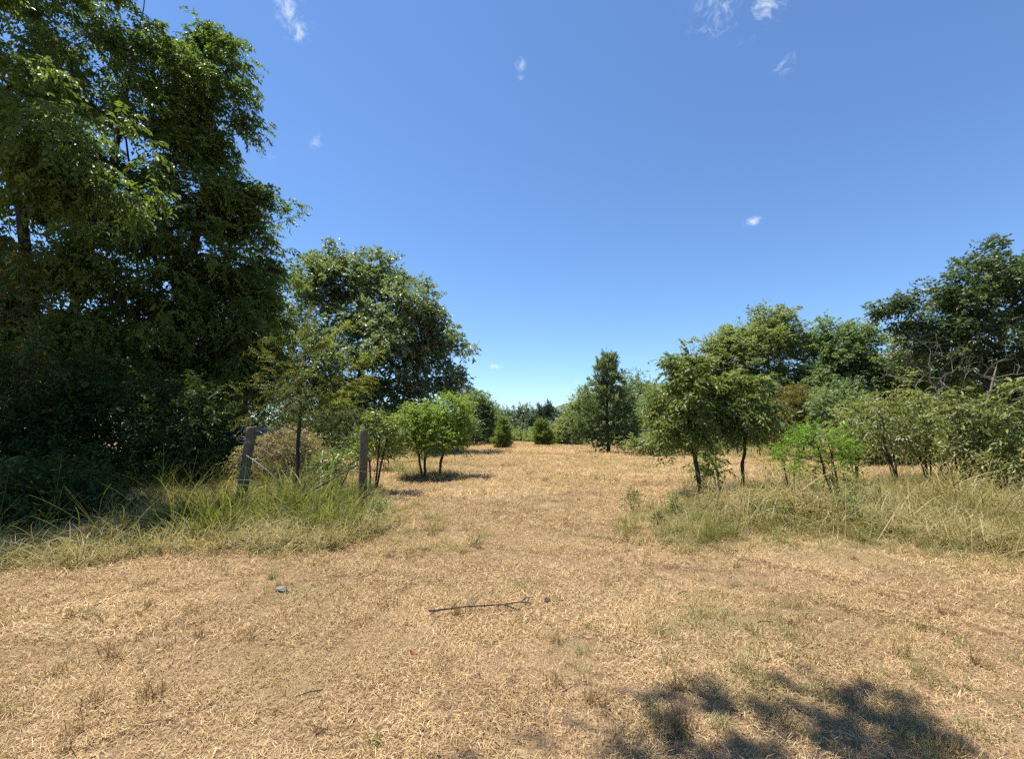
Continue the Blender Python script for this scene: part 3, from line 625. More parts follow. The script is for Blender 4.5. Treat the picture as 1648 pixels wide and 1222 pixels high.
OL = sp(4, .12, .34, 8, .115, .042, droop=.6, ldroop=.6, up=.35, out=.6)
for px, Y, lbs, nc, lb, top in [
        (1436, 11.2, [(1405, 675, 11.2, 40, 26), (1425, 645, 11.2, 24, 22), (1440, 700, 11, 36, 18), (1395, 705, 11.2, 24, 16)], 85, 'olive sapling with a thin dark bent stem, in the middle of the right thicket', (1410, 660)),
        (1480, 11.8, [(1478, 660, 11.8, 26, 30), (1505, 692, 11.8, 32, 22), (1465, 632, 11.8, 14, 16), (1470, 700, 11.8, 24, 16)], 75, 'olive sapling with a forked stem in the right thicket', (1475, 650)),
        (1535, 10.6, [(1535, 660, 10.6, 26, 32), (1560, 700, 10.6, 30, 24), (1520, 715, 10.6, 28, 20), (1545, 735, 10.6, 26, 16)], 90, 'olive sapling leaning left under the dark oak', (1530, 655)),
        (1598, 10.2, [(1585, 680, 10.2, 28, 34), (1612, 720, 10.2, 32, 26), (1578, 735, 10.2, 26, 20), (1600, 650, 10.2, 16, 18)], 90, 'yellowing olive sapling next to the right edge', (1600, 655)),
        (1660, 9.4, [(1650, 665, 9.4, 36, 40), (1680, 730, 9.4, 50, 40), (1632, 740, 9.4, 26, 26), (1640, 620, 9.4, 20, 18)], 110, 'olive sapling cut by the right edge of the view', (1655, 640)),
        (1366, 13.5, [(1366, 680, 13.5, 28, 26), (1345, 698, 13.5, 24, 16), (1390, 655, 13.5, 22, 20)], 80, 'olive sapling at the left end of the right thicket', (1366, 665))]:
    tree('olive_sapling', lb, 'tree', (gx(px, Y), Y), [lob(*a) for a in lbs], int(nc * .72), OL, 'olive', r_base=.026, r_tip=.0035, trunk_h=.8, top=P(*top, Y), stems=3, spread=.09, group='olive saplings of the right thicket')
Ym = 8.8
tree('locust_sapling', 'bright green feathery sapling in the tall grass right of the pecan pair', 'tree', (gx(1335, Ym), Ym),
     [lob(1318, 705, Ym, 40, 18), lob(1345, 728, Ym, 30, 24), lob(1285, 722, Ym, 32, 16), lob(1335, 765, Ym, 30, 26)], 85, sp(5, .09, .30, 15, .050, .020, droop=.35, ldroop=.15, up=.3, out=.9, fwd=.3), 'locust', r_base=.022, r_tip=.003, trunk_h=.8, stems=3, spread=.16)
tree('locust_sapling', 'small bright green feathery shoot beside the pecan pair', 'tree', (gx(1262, 10.2), 10.2),
     [lob(1258, 752, 10.2, 22, 14), lob(1275, 735, 10.2, 20, 14)], 22, sp(5, .08, .26, 15, .050, .020, droop=.35, ldroop=.15, up=.3, out=.9, fwd=.3), 'locust', r_base=.014, r_tip=.003, trunk_h=.8, stems=2, spread=.16)

# the tree beside the photographer: only its shadow falls into the view
def caster(px, py, h):
    g = G(px, py); k = h / math.tan(SUN_EL)
    return np.array([g[0] + SUN_H[0] * k, g[1] + SUN_H[1] * k, h])
lb = []
for px, py, h, r_ in [(1180, 1105, 9.2, .26), (1230, 1118, 9.2, .2), (1130, 1125, 9.2, .18), (1215, 1150, 9.0, .2), (1080, 1165, 9.3, .2), (1040, 1175, 9.3, .14), (1120, 1185, 9.2, .2), (1180, 1200, 9.0, .26), (1420, 1150, 9.1, .24), (1440, 1185, 9.1, .24), (1380, 1195, 9.0, .24),
                      (1310, 1205, 9.0, .28), (1275, 1165, 9.0, .16), (1335, 1165, 9.0, .15), (1460, 1215, 9.1, .22), (1490, 1190, 9.1, .14), (1400, 1130, 9.1, .14), (1000, 1225, 9, .2), (1260, 1290, 8.9, .5), (1420, 1260, 9.0, .4), (1080, 1300, 9, .45)]:
    cc = caster(1245 + (px - 1240) * .84, py - 12, h); lb.append((*cc, r_ * 1.25, r_ * 1.25, r_ * .7))
lb += [(-3.3, 1.6, 9.0, 1.6, 1.6, 1.4), (-4.6, .5, 8.0, 1.9, 1.9, 1.5), (-3.6, -.6, 9.8, 1.9, 1.7, 1.5)]
tree('shade_tree', 'tree beside the camera whose crown shadow falls on the straw at lower right', 'tree', (-4.6, -1.8), lb, 300, sp(6, .10, .17, 6, .10, .055), 'elm', r_base=.2, trunk_h=.72, top=(-4.2, .2, 7.6))

# ------------------------------------------------------------------ grass and straw (stuff): tufts scattered over the ground
lib = bpy.data.collections.new('grass_tufts')
def tuft(name, rng, n, radius, length, width, lean, curve, mat, segs=3, flat=False, z0=0.0, square=False, clump=0):
    r = radius * np.sqrt(rng.uniform(0, 1, n)); th = rng.uniform(0, 6.283, n)
    base = np.stack([r * np.cos(th), r * np.sin(th), np.full(n, 0.0)], -1)
    if square: base[:, :2] = rng.uniform(-radius, radius, (n, 2))
    if clump: cc = rng.uniform(-radius, radius, (clump, 2)); base[:, :2] = cc[rng.integers(0, clump, n)] + rng.normal(0, .035, (n, 2))
    az = rng.uniform(0, 6.283, n)
    ln = rng.uniform(*length, n); el = rng.uniform(*lean, n)                  # el: angle from the vertical at the base
    cu = rng.uniform(*curve, n)
    pts = [base + np.stack([np.zeros(n), np.zeros(n), rng.uniform(0, z0, n) if z0 else np.zeros(n)], -1)]
    for k in range(segs):
        a = el + cu * (k / max(segs - 1, 1)) ** 1.3
        st = np.stack([np.sin(a) * np.cos(az), np.sin(a) * np.sin(az), np.cos(a)], -1) * (ln / segs)[:, None]
        pts.append(pts[-1] + st)
    pts = np.stack(pts, 1)                                                    # n, segs+1, 3
    pts[..., 2] = np.maximum(pts[..., 2], .002 + rng.uniform(0, .012, (n, 1)))
    sd = np.stack([-np.sin(az), np.cos(az), rng.normal(0, .35, n)], -1); sd = unit(sd)
    w = rng.uniform(.7, 1.3, n)[:, None] * width * np.array([1.0] + [1 - .85 * ((k + 1) / segs) ** 1.6 for k in range(segs)])[None]
    if flat: w = rng.uniform(.6, 1.4, n)[:, None] * width * np.array([.8] + [1.0] * (segs - 1) + [.5])[None]
    v = np.stack([pts + sd[:, None] * w[..., None] / 2, pts - sd[:, None] * w[..., None] / 2], 2)   # n, s+1, 2, 3
    m = segs + 1
    b = (np.arange(n) * m * 2)[:, None] + (np.arange(segs) * 2)[None]
    q = np.stack([b, b + 1, b + 3, b + 2], -1).reshape(-1, 4)
    tint = np.repeat(rng.uniform(0, 1, n), m * 2)
    o = bpy.data.objects.new(name, mesh_np(name, v.reshape(-1, 3), quads=q, mat=mat, attrs={'tint': tint}))
    return o
def make_coll(name, makers):
    cl = bpy.data.collections.new(name)
    for i, o in enumerate(makers):
        o.name = f'{chr(97 + i)}_{name}'; cl.objects.link(o)
    return cl, len(makers)
def scatter(name, label, pts, scale, coll, ncoll, rng, tilt=.12, kind='stuff', cat='grass', az=None, pick=None):
    n = len(pts)
    me = bpy.data.meshes.new(name); me.vertices.add(n); me.vertices.foreach_set('co', np.asarray(pts, np.float32).ravel())
    rot = np.stack([rng.normal(0, tilt, n), rng.normal(0, tilt, n), rng.uniform(0, 6.283, n) if az is None else az], -1)
    a = me.attributes.new('rot', 'FLOAT_VECTOR', 'POINT'); a.data.foreach_set('vector', rot.astype(np.float32).ravel())
    a = me.attributes.new('scl', 'FLOAT', 'POINT'); a.data.foreach_set('value', np.asarray(scale, np.float32))
    a = me.attributes.new('pick', 'INT', 'POINT'); a.data.foreach_set('value', (rng.integers(0, ncoll, n) if pick is None else pick).astype(np.int32))
    me.update()
    o = link(name, me); tag(o, label, cat, kind=kind)
    ng = bpy.data.node_groups.new('scatter_' + name, 'GeometryNodeTree')
    ng.interface.new_socket('Geometry', in_out='INPUT', socket_type='NodeSocketGeometry'); ng.interface.new_socket('Geometry', in_out='OUTPUT', socket_type='NodeSocketGeometry')
    gi = ng.nodes.new('NodeGroupInput'); go = ng.nodes.new('NodeGroupOutput')
    ci = ng.nodes.new('GeometryNodeCollectionInfo'); ci.inputs[0].default_value = coll; ci.inputs['Separate Children'].default_value = True; ci.inputs['Reset Children'].default_value = True
    ip = ng.nodes.new('GeometryNodeInstanceOnPoints'); ip.inputs['Pick Instance'].default_value = True
    def na(nm, ty):
        x = ng.nodes.new('GeometryNodeInputNamedAttribute'); x.data_type = ty; x.inputs[0].default_value = nm; return x.outputs[0]
    er = ng.nodes.new('FunctionNodeEulerToRotation'); ng.links.new(na('rot', 'FLOAT_VECTOR'), er.inputs[0])
    ng.links.new(gi.outputs[0], ip.inputs['Points']); ng.links.new(ci.outputs[0], ip.inputs['Instance'])
    ng.links.new(na('pick', 'INT'), ip.inputs['Instance Index']); ng.links.new(er.outputs[0], ip.inputs['Rotation']); ng.links.new(na('scl', 'FLOAT'), ip.inputs['Scale'])
    ng.links.new(ip.outputs[0], go.inputs[0])
    md = o.modifiers.new('scatter', 'NODES'); md.node_group = ng
    return o
def inside(pts, poly):
    x, y = pts[:, 0], pts[:, 1]; r = np.zeros(len(pts), bool); n = len(poly)
    for i in range(n):
        x1, y1 = poly[i]; x2, y2 = poly[(i + 1) % n]
        c_ = ((y1 > y) != (y2 > y)) & (x < (x2 - x1) * (y - y1) / (y2 - y1 + 1e-12) + x1)
        r ^= c_
    return r
def polydist(pts, poly):
    d = np.full(len(pts), 1e9); n = len(poly)
    for i in range(n):
        a = np.array(poly[i]); b = np.array(poly[(i + 1) % n]); ab = b - a
        t = np.clip(((pts[:, :2] - a) @ ab) / (ab @ ab), 0, 1)
        d = np.minimum(d, np.linalg.norm(pts[:, :2] - (a + t[:, None] * ab), axis=1))
    return d
LEFT = [tuple(G(*p)[:2]) for p in [(-260, 985), (-120, 950), (0, 930), (150, 917), (300, 905), (450, 900), (540, 893), (600, 880), (636, 852), (634, 820), (622, 798), (604, 780), (520, 768), (430, 766), (300, 772), (150, 790), (0, 800), (-260, 830)]]
RIGHT = [tuple(G(*p)[:2]) for p in [(985, 850), (1030, 880), (1120, 893), (1220, 885), (1330, 880), (1430, 890), (1540, 912), (1650, 935), (1780, 960), (1900, 950), (1900, 775), (1640, 765), (1500, 768), (1400, 780), (1320, 783), (1240, 782), (1110, 787), (1030, 825)]]
MIDL = [tuple(G(*p)[:2]) for p in [(560, 905), (660, 900), (760, 893), (815, 880), (800, 855), (740, 835), (690, 815), (640, 790), (630, 850)]]
MIDR = [tuple(G(*p)[:2]) for p in [(930, 865), (1000, 892), (1120, 905), (1220, 895), (1430, 900), (1560, 930), (1700, 960), (1700, 900), (1200, 860), (1030, 815), (985, 830)]]
SMALLT = [tuple(G(*p)[:2]) for p in [(620, 772), (700, 778), (760, 772), (720, 755), (640, 752)]]
def rand_in(rng, poly, dens):
    p = np.array(poly); lo, hi = p.min(0), p.max(0); n = int(np.prod(hi - lo) * dens)
    q = rng.uniform(lo, hi, (n, 2)); return q[inside(q, poly)]
def on_ground(q, dz=0.0): return np.column_stack([q, gz(q[:, 0], q[:, 1]) + dz])

def build_grass():
    rng = np.random.default_rng(77)
    straw, ns = make_coll('straw', [tuft('s', rng, n_, .66, (.012, ml * .72), .0031, (R(50), R(91)), (-.15, .3), M['straw'], 2, True, z0=.016, square=True) for n_, ml in ((5600, .075), (5200, .09), (5600, .07), (4800, .11), (5200, .08), (3600, .06), (3000, .09))])
    stub, nb = make_coll('stubble', [tuft('b', rng, 420, .66, (.03, .09), .0048, (R(0), R(60)), (.1, .9), M['straw'], 2, clump=26) for _ in range(5)])
    gst, ng_ = make_coll('green_stubble', [tuft('g', rng, 40, .08, (.03, .08), .0036, (R(0), R(45)), (.1, .8), M['stub_green'], 2) for _ in range(4)])
    tgreen, tg = make_coll('tall_green', [tuft('t', rng, 80, .24, (.25, .9), .0135, (R(2), R(50)), (.3, 1.9), M['tall_green'], 5) for _ in range(6)])
    btuft, nbt = make_coll('brown', [tuft('o', rng, 50, .05, (.04, .12), .0045, (R(0), R(60)), (.1, 1.0), M['brown'], 3) for _ in range(4)])
    stalk, nk = make_coll('stalks', [tuft('k', rng, 12, .12, (.7, 1.25), .011, (R(5), R(45)), (.2, 1.3), M['tall_green'], 6) for _ in range(5)])
    dstalk, nds = make_coll('dead_stalks', [tuft('q', rng, 9, .14, (.5, 1.1), .008, (R(3), R(45)), (0, .9), M['tall_dry'], 5) for _ in range(5)])
    tdry, td = make_coll('tall_dry', [tuft('d', rng, 80, .30, (.20, .85), .0125, (R(8), R(75)), (.1, 2.2), M['tall_dry'], 5) for _ in range(6)])
    # straw over the mown ground in overlapping mats, coarser with distance
    def mats(rings, jit):
        pts, scl = [], []
        for y1, y2, step, sc_ in rings:
            xm = 1.32 * y2 + .8
            X, Yq = np.meshgrid(np.arange(-xm, xm, step), np.arange(y1, y2, step)); q = np.column_stack([X.ravel(), Yq.ravel()]) + rng.uniform(-jit, jit, (X.size, 2)) * step
            q = q[np.abs(q[:, 0]) < 1.32 * q[:, 1] + 1.2]
            pts.append(q); scl.append(np.full(len(q), sc_) * rng.uniform(.85, 1.15, len(q)))
        return np.vstack(pts), np.concatenate(scl)
    def worn(q):
        pth = np.exp(-((q[:, 0] - .35 - .012 * q[:, 1]) / .75) ** 2) * (q[:, 1] > 3.2)
        nz = np.sin(q[:, 0] * 1.3 + 2 * np.sin(q[:, 1] * .8 + .7)) * np.cos(q[:, 1] * 1.1 + q[:, 0] * .7)
        return rng.uniform(0, 1, len(q)) < np.clip(.55 * pth + .8 * np.clip(nz - .35, 0, 1), 0, .85)
    q, sc_ = mats([(1.0, 4.6, .80, .85), (4.6, 9, 1.15, 1.25), (9, 16, 1.8, 1.9), (16, 30, 2.8, 3.0), (30, 56, 4.4, 4.6)], .25)
    scatter('straw_litter', 'loose pale straw lying over the mown field', on_ground(q), sc_, straw, ns, rng, tilt=.012, pick=np.where(worn(q), rng.integers(5, 7, len(q)), rng.integers(0, 5, len(q))))
    q, sc_ = mats([(1.0, 5, 1.0, .9), (5, 9, 1.3, 1.3), (9, 16, 1.9, 1.9), (16, 30, 2.6, 2.6), (30, 56, 3.8, 3.6)], .4)
    scatter('dry_stubble', 'short upright dry grass stubble over the field', on_ground(q), sc_, stub, nb, rng, tilt=.012)
    n = 5200; yy = 1.2 + 30 * rng.uniform(0, 1, n) ** 1.6; q = np.column_stack([rng.uniform(-1.3, 1.3, n) * yy, yy])
    f = np.sin(q[:, 0] * 1.1 + 1.5 * np.sin(q[:, 1] * .7 + 1)) + np.cos(q[:, 1] * 1.3 + q[:, 0] * .8) + rng.normal(0, .5, n)
    q = q[f > .55]
    scatter('green_stubble_grass', 'faded green stubble in patches of the mown field', on_ground(q), rng.uniform(.6, 1.3, len(q)) * (1 + q[:, 1] / 25), gst, ng_, rng)
    n = 170; yy = 1.4 + 20 * rng.uniform(0, 1, n) ** 1.5; q = np.column_stack([rng.uniform(-1.25, 1.25, n) * yy, yy])
    scatter('brown_tufts', 'small brown grass tufts left standing in the straw', on_ground(q), rng.uniform(.5, 1.3, n) * (1 + yy / 30), btuft, nbt, rng)
    # tall grass, left and right
    q = rand_in(rng, LEFT, 14); q = q[rng.uniform(0, 1, len(q)) < .62 + .5 * np.sin(q[:, 0] * 3.1 + 1.2 * np.sin(q[:, 1] * 2.3)) * np.cos(q[:, 1] * 2.6 + 1)]; d = polydist(q, LEFT); front = np.clip(d / 1.3, .22, 1)
    hv = .58 + .9 * np.exp(-((q[:, 0] + 3.9) / 1.9) ** 2 - ((q[:, 1] - 7.6) / 2.0) ** 2) + .28 * np.sin(q[:, 0] * 2.3 + np.sin(q[:, 1] * 1.9) * 1.5) * np.cos(q[:, 1] * 1.7 + .6)
    hv = hv * np.clip((q[:, 0] + 7.6) / 3.2, .35, 1)
    scatter('tall_green_grass', 'tall green grass round the fence posts at left', on_ground(q), front * hv * rng.uniform(.55, 1.15, len(q)), tgreen, tg, rng, tilt=.32)
    q = rand_in(rng, LEFT, 2.2); q = q[polydist(q, LEFT) > .5]
    scatter('tall_grass_stalks', 'long arching stalks standing out of the left tall grass', on_ground(q), rng.uniform(.7, 1.1, len(q)), stalk, nk, rng, tilt=.3)
    qa = rand_in(rng, LEFT, 22); d = polydist(qa, LEFT); qa = qa[rng.uniform(0, 1, len(qa)) < (.25 + np.exp(-d / 1.0)) * np.clip((qa[:, 0] + 8.5) / 3, .35, 1)]
    qb = rand_in(rng, MIDL, 16); sb = rng.uniform(.2, .5, len(qb)) * np.clip(polydist(qb, MIDL) / .3, .3, 1)
    qe = rand_in(rng, SMALLT, 7); se = rng.uniform(.3, .8, len(qe))
    scatter('pale_edge_grass', 'pale dry grass along the front of the left tall grass and by the small trees', on_ground(np.vstack([qa, qb, qe])), np.concatenate([rng.uniform(.35, .8, len(qa)), sb, se]), tdry, td, rng, tilt=.25)
    qc = rand_in(rng, RIGHT, 18); d = polydist(qc, RIGHT); front = np.clip(d / 1.5, .22, 1) * (.85 + .3 * np.sin(qc[:, 0] * 1.9 + np.sin(qc[:, 1] * 2.1)) * np.cos(qc[:, 1] * 1.5))
    qd = rand_in(rng, MIDR, 12); sd = rng.uniform(.15, .42, len(qd)) * np.clip(polydist(qd, MIDR) / .3, .3, 1)
    scatter('tall_dry_grass', 'tall grey-green and straw-coloured grass under the right saplings', on_ground(np.vstack([qc, qd])), np.concatenate([np.where(qc[:, 1] > 9, .85, 1.25) * front * rng.uniform(.5, 1.2, len(qc)), sd]), tdry, td, rng, tilt=.25)
    qg = rand_in(rng, RIGHT, 4.5); scatter('dead_grass_stalks', 'tall pale dead stalks standing in the right grass', on_ground(qg), rng.uniform(.45, 1.1, len(qg)), dstalk, nds, rng, tilt=.3)
    qg = rand_in(rng, RIGHT, 4)
    scatter('green_grass_in_dry_grass', 'green blades mixed into the right tall grass', on_ground(qg), rng.uniform(.3, .65, len(qg)), tgreen, tg, rng, tilt=.25)
    # rougher grass on both sides of the mown track
    n = 1500; q = np.column_stack([rng.uniform(-9, 13, n), rng.uniform(7.5, 26, n)]); off = np.abs(q[:, 0] - .5 - .03 * q[:, 1])
    q = q[(off > 2.0) & (rng.uniform(0, 1, n) < np.clip((off - 1.6) / 5, 0, .55) * (.5 + .7 * np.sin(q[:, 0] * 1.2 + 1.4 * np.sin(q[:, 1] * .6)) ** 2))]
    scatter('rough_verge_grass', 'patchy rough grass on both sides of the mown track', on_ground(q), rng.uniform(.16, .34, len(q)) * (1 + q[:, 1] / 40), tdry, td, rng, tilt=.3)
    # rough weeds along the far edges of the field
    n = 900; side = rng.uniform(0, 1, n)
    q = np.column_stack([np.where(side < .45, rng.uniform(-12, -3.2, n), rng.uniform(5, 30, n)), rng.uniform(22, 40, n)])
    q = q[(q[:, 0] < -4.5) | (q[:, 0] > 6 + (40 - q[:, 1]) * .35)]
    scatter('field_edge_grass', 'rough grass along the far edges of the field', on_ground(q), rng.uniform(.8, 1.5, len(q)), tdry, td, rng, tilt=.2)
    # single fresh green tufts in the foreground
    tm = tuft('x', rng, 60, .05, (.05, .13), .004, (R(0), R(50)), (.1, .8), M['tall_green'], 3).data
    for (px, py, s, lb_) in [(1480, 1012, 1.0, 'fresh green grass tuft on the straw at right, the farther of two'), (1475, 1095, .8, 'fresh green grass tuft on the straw above the tree shadow'), (1560, 1118, .5, 'tiny green tuft near the right edge of the straw'),
                            (602, 1200, .7, 'green grass tuft at the bottom of the view left of centre'), (437, 940, .9, 'yellow-green tuft beside the grey stone'), (1187, 912, 1.0, 'green tuft in front of the right tall grass')]:
        g = G(px, py); o = link('grass_tuft', tm, loc=(g[0], g[1], float(gz(g[0], g[1])))); o.scale = (s, s, s); o.rotation_euler = (0, 0, px)
        tag(o, lb_, 'grass tuft', 'single green tufts on the straw')
build_grass()

# ------------------------------------------------------------------ fence posts, wire, rod, small things
def ring_pts(c_, r_, z_, tilt, n=18):
    th = np.linspace(0, 2 * math.pi, n); return np.stack([c_[0] + r_ * np.cos(th), c_[1] + r_ * np.sin(th), z_ + tilt * np.cos(th)], -1)
def fence_post(label, px, Y, top_py, r_, lean, seed):
    rng = np.random.default_rng(seed)
    top = P(px, top_py, Y); gx0 = gx(px, Y) - lean[0] * top[2]; b = np.array([gx0, Y - lean[1], float(gz(gx0, Y))])
    root = bpy.data.objects.new('fence_post', None); COL.objects.link(root); root.location = tuple(b)
    tag(root, label, 'fence post', 'round wooden fence posts')
    H = top[2] - b[2]; n, sd = 22, 20
    z = np.linspace(-.3, H, n); th = np.linspace(0, 2 * math.pi, sd, endpoint=False)
    rr = r_ * (1.08 - .14 * np.clip(z / H, 0, 1))
    prof = 1 + .04 * np.sin(th * 3 + seed) + .03 * np.sin(th * 7 + 2 * seed)
    v = np.empty((n + 2, sd, 3))
    for k in range(n):
        rad = rr[k] * prof * (1 + rng.normal(0, .012, sd))
        v[k] = np.stack([rad * np.cos(th) + lean[0] * z[k], rad * np.sin(th) + lean[1] * z[k] / H, np.full(sd, z[k])], -1)
    v[n] = v[n - 1] * 1.0; v[n][:, :2] = (v[n - 1][:, :2] - v[n - 1][:, :2].mean(0)) * .9 + v[n - 1][:, :2].mean(0); v[n][:, 2] += .008
    v[n + 1] = v[n]; v[n + 1][:, :2] = (v[n][:, :2] - v[n][:, :2].mean(0)) * .02 + v[n][:, :2].mean(0); v[n + 1][:, 2] += .004 + rng.normal(0, .002, sd)
    m = n + 2; i = np.arange(m - 1)[:, None] * sd; j = np.arange(sd)[None]; k = (j + 1) % sd
    q = np.stack([i + j, i + k, i + sd + k, i + sd + j], -1).reshape(-1, 4)
    link('wooden_shaft', mesh_np('wooden_shaft', v.reshape(-1, 3), quads=q, mat=M['post'], smooth=True), root)
    return root, b, H
def wire(root, b, pts, r_=.0035, name='wire', mat='wire'):
    T = Tubes(); T.add(np.asarray(pts) - b, r_, 5); return link(name, T.mesh(name, M[mat]), root)
pl, bl, Hl = fence_post('leaning grey wooden post with wire wrapped round its top, in the tall green grass', 410, 8.6, 688, .092, (.085, 0), 1)
pr, br, Hr = fence_post('upright grey wooden post at the edge of the mown strip', 589, 8.8, 692, .078, (-.01, 0), 2)
ax = lambda z: np.array([bl[0] + .085 * z, bl[1]])
for z in (1.32, 1.30, .93): wire(pl, bl, ring_pts(ax(z), .098, z, .012 if z > 1 else -.02), .004, 'wire_wrap', 'wire' if z > 1 else 'rust')
wire(pl, bl, [P(400, 709, 8.2), P(393, 704, 8.1), P(384, 702, 8.1), P(380, 708, 8.1), P(388, 713, 8.1), P(400, 712, 8.2)], .004, 'wire_loop')
wire(pl, bl, [P(402, 711, 8.2), P(392, 708, 8.1), P(382, 706, 8.05), P(376, 700, 8.0)], .0035, 'wire_loop')
wire(pl, bl, [P(396, 733, 8.18), P(410, 742, 8.1), P(425, 753, 8.05), P(438, 765, 8.0), P(452, 782, 7.95)], .0045, 'loose_wire')
wire(pl, bl, [P(418, 691, 8.3), P(440, 692, 8.5), P(460, 694, 8.9)], .003, 'loose_wire')
axr = lambda z: np.array([br[0] - .01 * z, br[1]])
for z, t in ((1.16, .03), (.86, -.02)): wire(pr, br, ring_pts(axr(z), .083, z, t), .0035, 'wire_wrap', 'rust')
wire(pr, br, [P(594, 754, 8.75), P(598, 752, 8.72), P(601, 757, 8.7), P(604, 760, 8.7)], .005, 'staple', 'rust')
# rusty rod, leaning out of the grass
a, e = P(573, 750, 8.6), P(452, 822, 7.8)
T = Tubes(); n = 14; t = np.linspace(0, 1, n)[:, None]; pts = a + (e - a) * t; pts[:, 2] += .02 * np.sin(t[:, 0] * 3.1)
T.add(pts - a, np.linspace(.015, .022, n), 8)
o = link('rusty_rod', T.mesh('rusty_rod', M['rust']), loc=a); tag(o, 'dark rusty rod leaning through the green grass beside the upright post', 'rod')
# straw-grey dead weed stems hanging off it
root = bpy.data.objects.new('dead_weed', None); COL.objects.link(root); b = P(463, 812, 7.5); root.location = tuple(b)
tag(root, 'bundle of pale dead stems below the rusty rod', 'dead weed')
T = Tubes(); rng = np.random.default_rng(4)
for k in range(26):
    d = np.array([rng.normal(.02, .10), rng.normal(-.05, .08), -rng.uniform(.15, .36)])
    T.add([rng.normal(0, .03, 3), d * .5 + rng.normal(0, .015, 3) + np.array([0, 0, .05]), d], [.004, .003, .0015], 4)
link('stems', T.mesh('stems', M['bark_g']), root)['kind'] = 'stuff'
# white stake
b = P(517, 748, 11.5); T = Tubes(); T.add([[0, 0, -.7], [.01, 0, .1], [.03, 0, .36]], [.014, .014, .012], 8)
o = link('white_stake', T.mesh('white_stake', M['white']), loc=b); tag(o, 'thin white stake in the weeds between the posts', 'stake')

def box_mesh(name, sx, sy, sz, mat, bev=.0):
    import bmesh
    bm = bmesh.new(); bmesh.ops.create_cube(bm, size=1)
    for v in bm.verts: v.co = (v.co.x * sx, v.co.y * sy, (v.co.z + .5) * sz)
    if bev: bmesh.ops.bevel(bm, geom=bm.edges[:], offset=bev, segments=1, affect='EDGES')
    me = bpy.data.meshes.new(name); bm.to_mesh(me); bm.free(); me.materials.append(mat); return me
# weathered board fence in the shade behind the dried bush
rng = np.random.default_rng(8); Yb = 18.5
xa, xb = gx(372, Yb), gx(500, Yb); root = bpy.data.objects.new('board_fence', None); COL.objects.link(root); root.location = ((xa + xb) / 2, Yb, 0)
tag(root, 'weathered grey board fence in the shade behind the dried bush', 'fence')
bw = .16; nb = int((xb - xa) / bw)
bm_ = box_mesh('board', bw - .015, .024, 1.0, M['board'], .004)
for k in range(nb):
    o = link('board', bm_, root, ((k - nb / 2 + .5) * bw, rng.normal(0, .006), .05)); o.scale = (1, 1, 1.62 + rng.normal(0, .03)); o.rotation_euler = (0, rng.normal(0, .01), 0)
for z in (.4, 1.35):
    link('rail', box_mesh('rail', xb - xa, .045, .09, M['board'], .004), root, (0, .05, z))
# pale sheet over a low heap, glimpsed through the right saplings
b = np.array([gx(1436, 21), 21, 0.0]); nx, ny = 26, 14; rng = np.random.default_rng(6)
X, Yy = np.meshgrid(np.linspace(-.85, .85, nx), np.linspace(-.6, .6, ny))
Z = .98 * np.clip(1 - np.abs(X / .87) ** 4, 0, 1) ** .5 * np.clip(1 - np.abs(Yy / .62) ** 4, 0, 1) ** .5 * (1 + .10 * np.sin(X * 4 + 1) + .06 * np.sin(X * 9 + Yy * 5)) + rng.normal(0, .012, X.shape)
Z = np.maximum(Z, 0.0); i = (np.arange(ny - 1)[:, None] * nx + np.arange(nx - 1)[None])
o = link('white_sheet', mesh_np('white_sheet', np.stack([X, Yy, Z], -1).reshape(-1, 3), quads=np.stack([i, i + 1, i + nx + 1, i + nx], -1).reshape(-1, 4), mat=M['white'], smooth=True), loc=b)
tag(o, 'white sheet over a low heap, glimpsed through the olive saplings', 'sheet')
# pale house far away
def house():
    Y = 135; b = np.array([gx(826, Y), Y, -1.2]); root = bpy.data.objects.new('house', None); COL.objects.link(root); root.location = tuple(b)
    tag(root, 'small pale house far away beyond the mown strip', 'house')
    w, d, h, rh = 13, 8, 2.7, 1.9
    link('wall', box_mesh('wall', w, d, h, M['wall'], .03), root)
    v = [(-w/2-.5, -d/2-.5, h+.01), (w/2+.5, -d/2-.5, h+.01), (w/2+.5, d/2+.5, h+.01), (-w/2-.5, d/2+.5, h+.01), (-w/2-.5, 0, h+rh), (w/2+.5, 0, h+rh)]
    rf = link('roof', mesh_np('roof', v, tris=[(0, 4, 3), (1, 2, 5)], quads=[(0, 1, 5, 4), (2, 3, 4, 5), (0, 3, 2, 1)], mat=M['roof']), root)
    link('chimney', box_mesh('chimney', .8, .8, 1.6, M['stone'], .02), rf, (2.5, .8, h + .9))
    for x in (-4.3, -1.6, 3.8):
        f = link('window', box_mesh('window', 1.3, .08, 1.2, M['white'], .01), root, (x, -d/2 - .04, .95)); link('pane', box_mesh('pane', 1.05, .04, .95, M['glass']), f, (0, -.05, .12))
    dr = link('door', box_mesh('door', 1.0, .08, 2.05, M['roof'], .01), root, (1.2, -d/2 - .04, .05)); link('handle', box_mesh('handle', .06, .08, .06, M['wire'], .01), dr, (.38, -.08, 1.0))
house()
